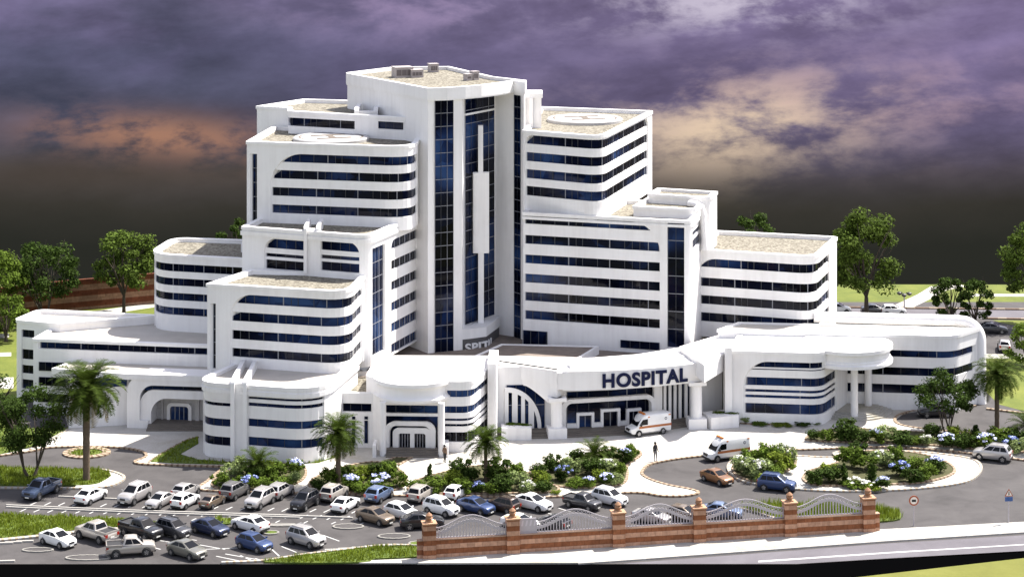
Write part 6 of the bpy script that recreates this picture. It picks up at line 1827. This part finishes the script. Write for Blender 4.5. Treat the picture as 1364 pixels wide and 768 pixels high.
# ================================================================== signs and lamps at the right corner
def road_sign(px, py, top_py, kind, label):
    x, y = gp(px, py); e = empty('road_sign', (x, y, 0), 0.1, label, 'road sign')
    z = zat(top_py, y)
    mb = MB(); mb.cyl((0, 0), 0.045, 0.045, 0, z - 0.1, 10); mb.build('post', M_IRON, e)
    mb = MB(); n = 24 if kind == 'round' else 3; r = 0.46
    ph = math.pi/2
    def plate(r_, y0, y1):
        ring_ = [(r_*math.cos(ph + 2*math.pi*k/n), r_*math.sin(ph + 2*math.pi*k/n)) for k in range(n)]
        mb_ = MB(); mb_.add([(p[0], y0, z - r + p[1]) for p in ring_] + [(p[0], y1, z - r + p[1]) for p in ring_], [list(range(n))[::-1], list(range(n, 2*n))] + [[k, (k+1) % n, n + (k+1) % n, n + k] for k in range(n)])
        return mb_
    pl_ = plate(r, -0.09, -0.05).build('plate', mat('sign_red', (0.32, 0.075, 0.03), 0.5), e)
    plate(r*0.72, -0.096, -0.09).build('face', mat('sign_white', (0.72, 0.66, 0.60), 0.5), pl_)
    if kind == 'round':
        mb = MB(); mb.box(-0.2, 0.2, -0.102, -0.096, z - r - 0.12, z - r + 0.1); mb.build('dark_mark', C_BLACK, pl_)
    else:
        mb = MB(); mb.add([(-0.05, -0.1, z-r-0.12), (0.05, -0.1, z-r-0.12), (0.04, -0.1, z-r+0.2), (-0.04, -0.1, z-r+0.2)], [(0, 1, 2, 3)]); mb.build('dark_mark', C_BLACK, pl_)
        mb = MB(); mb.box(-0.36, 0.36, -0.09, -0.05, z - 2.05*r - 0.2, z - 1.62*r); mb.build('plate', mat('sign_blue', (0.03, 0.08, 0.25), 0.5), e)
road_sign(1217, 700, 659, 'round', 'small round red-rimmed road sign on a post at the lower right corner')
road_sign(1343.5, 697, 650, 'triangle', 'triangular red-rimmed warning sign above a small blue plate, far right')
x, y = gp(1204.5, 412)
e = empty('street_lamp', (x, y, 0), 0, 'slim street lamp with a cluster of dark heads beside the pale path', 'street lamp')
mb = MB(); mb.cyl((0, 0), 0.10, 0.07, 0, zat(392, y), 10); mb.build('pole', M_IRON, e)
zt_ = zat(391, y)
for k in range(3):
    an = k*2.1 + 0.3
    mb = MB(); mb.tube([(0, 0, zt_ - 0.25), (0.35*math.cos(an), 0.35*math.sin(an), zt_ + 0.12), (0.75*math.cos(an), 0.75*math.sin(an), zt_ + 0.1)], [0.05]*3, 6); mb.build('arm', C_BLACK, e)
    mb = MB(); mb.lathe((0.75*math.cos(an), 0.75*math.sin(an)), [(0.12, zt_ + 0.18), (0.36, zt_ + 0.05), (0.30, zt_ - 0.15), (0.1, zt_ - 0.28)], 12); mb.build('lamp_head', C_BLACK, e)

# ================================================================== people
def person(px, py, h, rz, label, top, legs, hair, stride=0.10, arm=0.10):
    k = h/1.75
    V = {'pelvis': (0, 0, .95), 'waist': (0, 0, 1.10), 'chest': (0, 0.01, 1.32), 'neck': (0, 0, 1.48), 'head0': (0, 0.01, 1.56), 'head1': (0, 0.02, 1.66), 'head2': (0, 0.01, 1.73),
         'shL': (.17, 0, 1.41), 'elL': (.23, .03+arm*.2, 1.14), 'wrL': (.22, -.06-arm, .91), 'haL': (.215, -.09-arm, .82),
         'shR': (-.17, 0, 1.41), 'elR': (-.23, .04, 1.14), 'wrR': (-.23, -.02, .90), 'haR': (-.23, -.04, .81),
         'hiL': (.10, 0, .90), 'knL': (.11, -stride, .50), 'anL': (.11, stride*.2, .09), 'toL': (.12, -.16+stride*.2, .035),
         'hiR': (-.10, 0, .90), 'knR': (-.11, stride*.3, .50), 'anR': (-.11, stride, .09), 'toR': (-.12, -.16+stride, .035)}
    Rr = {'pelvis': .135, 'waist': .125, 'chest': .15, 'neck': .06, 'head0': .085, 'head1': .105, 'head2': .07, 'sh': .075, 'el': .05, 'wr': .036, 'ha': .042, 'hi': .105, 'kn': .068, 'an': .048, 'to': .042}
    names = list(V); E = [('pelvis', 'waist'), ('waist', 'chest'), ('chest', 'neck'), ('neck', 'head0'), ('head0', 'head1'), ('head1', 'head2')]
    for s in 'LR': E += [('chest', 'sh'+s), ('sh'+s, 'el'+s), ('el'+s, 'wr'+s), ('wr'+s, 'ha'+s), ('pelvis', 'hi'+s), ('hi'+s, 'kn'+s), ('kn'+s, 'an'+s), ('an'+s, 'to'+s)]
    me = bpy.data.meshes.new('body'); me.from_pydata([tuple(c*k for c in V[n]) for n in names], [(names.index(a), names.index(b)) for a, b in E], [])
    ob = bpy.data.objects.new('body', me); COL.objects.link(ob)
    ob.modifiers.new('skin', 'SKIN'); sub = ob.modifiers.new('sub', 'SUBSURF'); sub.levels = 2; sub.render_levels = 2
    for i, n in enumerate(names):
        r = Rr.get(n, Rr.get(n[:2], .06))*k; me.skin_vertices[0].data[i].radius = (r, r*0.85 if n in ('chest', 'waist', 'pelvis') else r); me.skin_vertices[0].data[i].use_root = (i == 0)
    dg = bpy.context.evaluated_depsgraph_get()
    m2 = bpy.data.meshes.new_from_object(ob.evaluated_get(dg)); bpy.data.objects.remove(ob); m2.name = 'body'
    m2.materials.clear()
    for m in (top, legs, mat('skin_tone', (0.32, 0.19, 0.13), 0.6), mat('shoe_leather', (0.02, 0.018, 0.016), 0.5)): m2.materials.append(m)
    for p in m2.polygons:
        c_ = p.center/k; p.use_smooth = True
        p.material_index = 3 if c_.z < 0.075 else (1 if c_.z < 0.96 and abs(c_.x) < 0.19 else (2 if c_.z > 1.50 or (abs(c_.x) > 0.17 and c_.z < 0.91) else 0))
    e = empty('person', (*gp(px, py), 0.1), rz, label, 'person'); link('body', m2, e)
    mb = MB(); mb.lathe((0, 0.03*k), [(0.09*k, 1.58*k), (0.125*k, 1.64*k), (0.125*k, 1.71*k), (0.09*k, 1.78*k), (0.03*k, 1.80*k)], 14); mb.build('hair', hair, e, smooth=60)
dk = mat('dark_cloth', (0.02, 0.02, 0.023), 0.85); hr = mat('dark_hair', (0.015, 0.012, 0.010), 0.6)
person(873, 615, 1.9, 0.6, 'person in dark jacket standing alone on the sunlit paving by the drive', dk, mat('grey_cloth', (0.20, 0.19, 0.185), 0.85), hr, 0.03)
person(592.5, 617, 1.78, 2.6, 'person in brown top walking beside the right canopy column of the left entrance', mat('brown_cloth', (0.16, 0.10, 0.065), 0.85), dk, hr, 0.12)
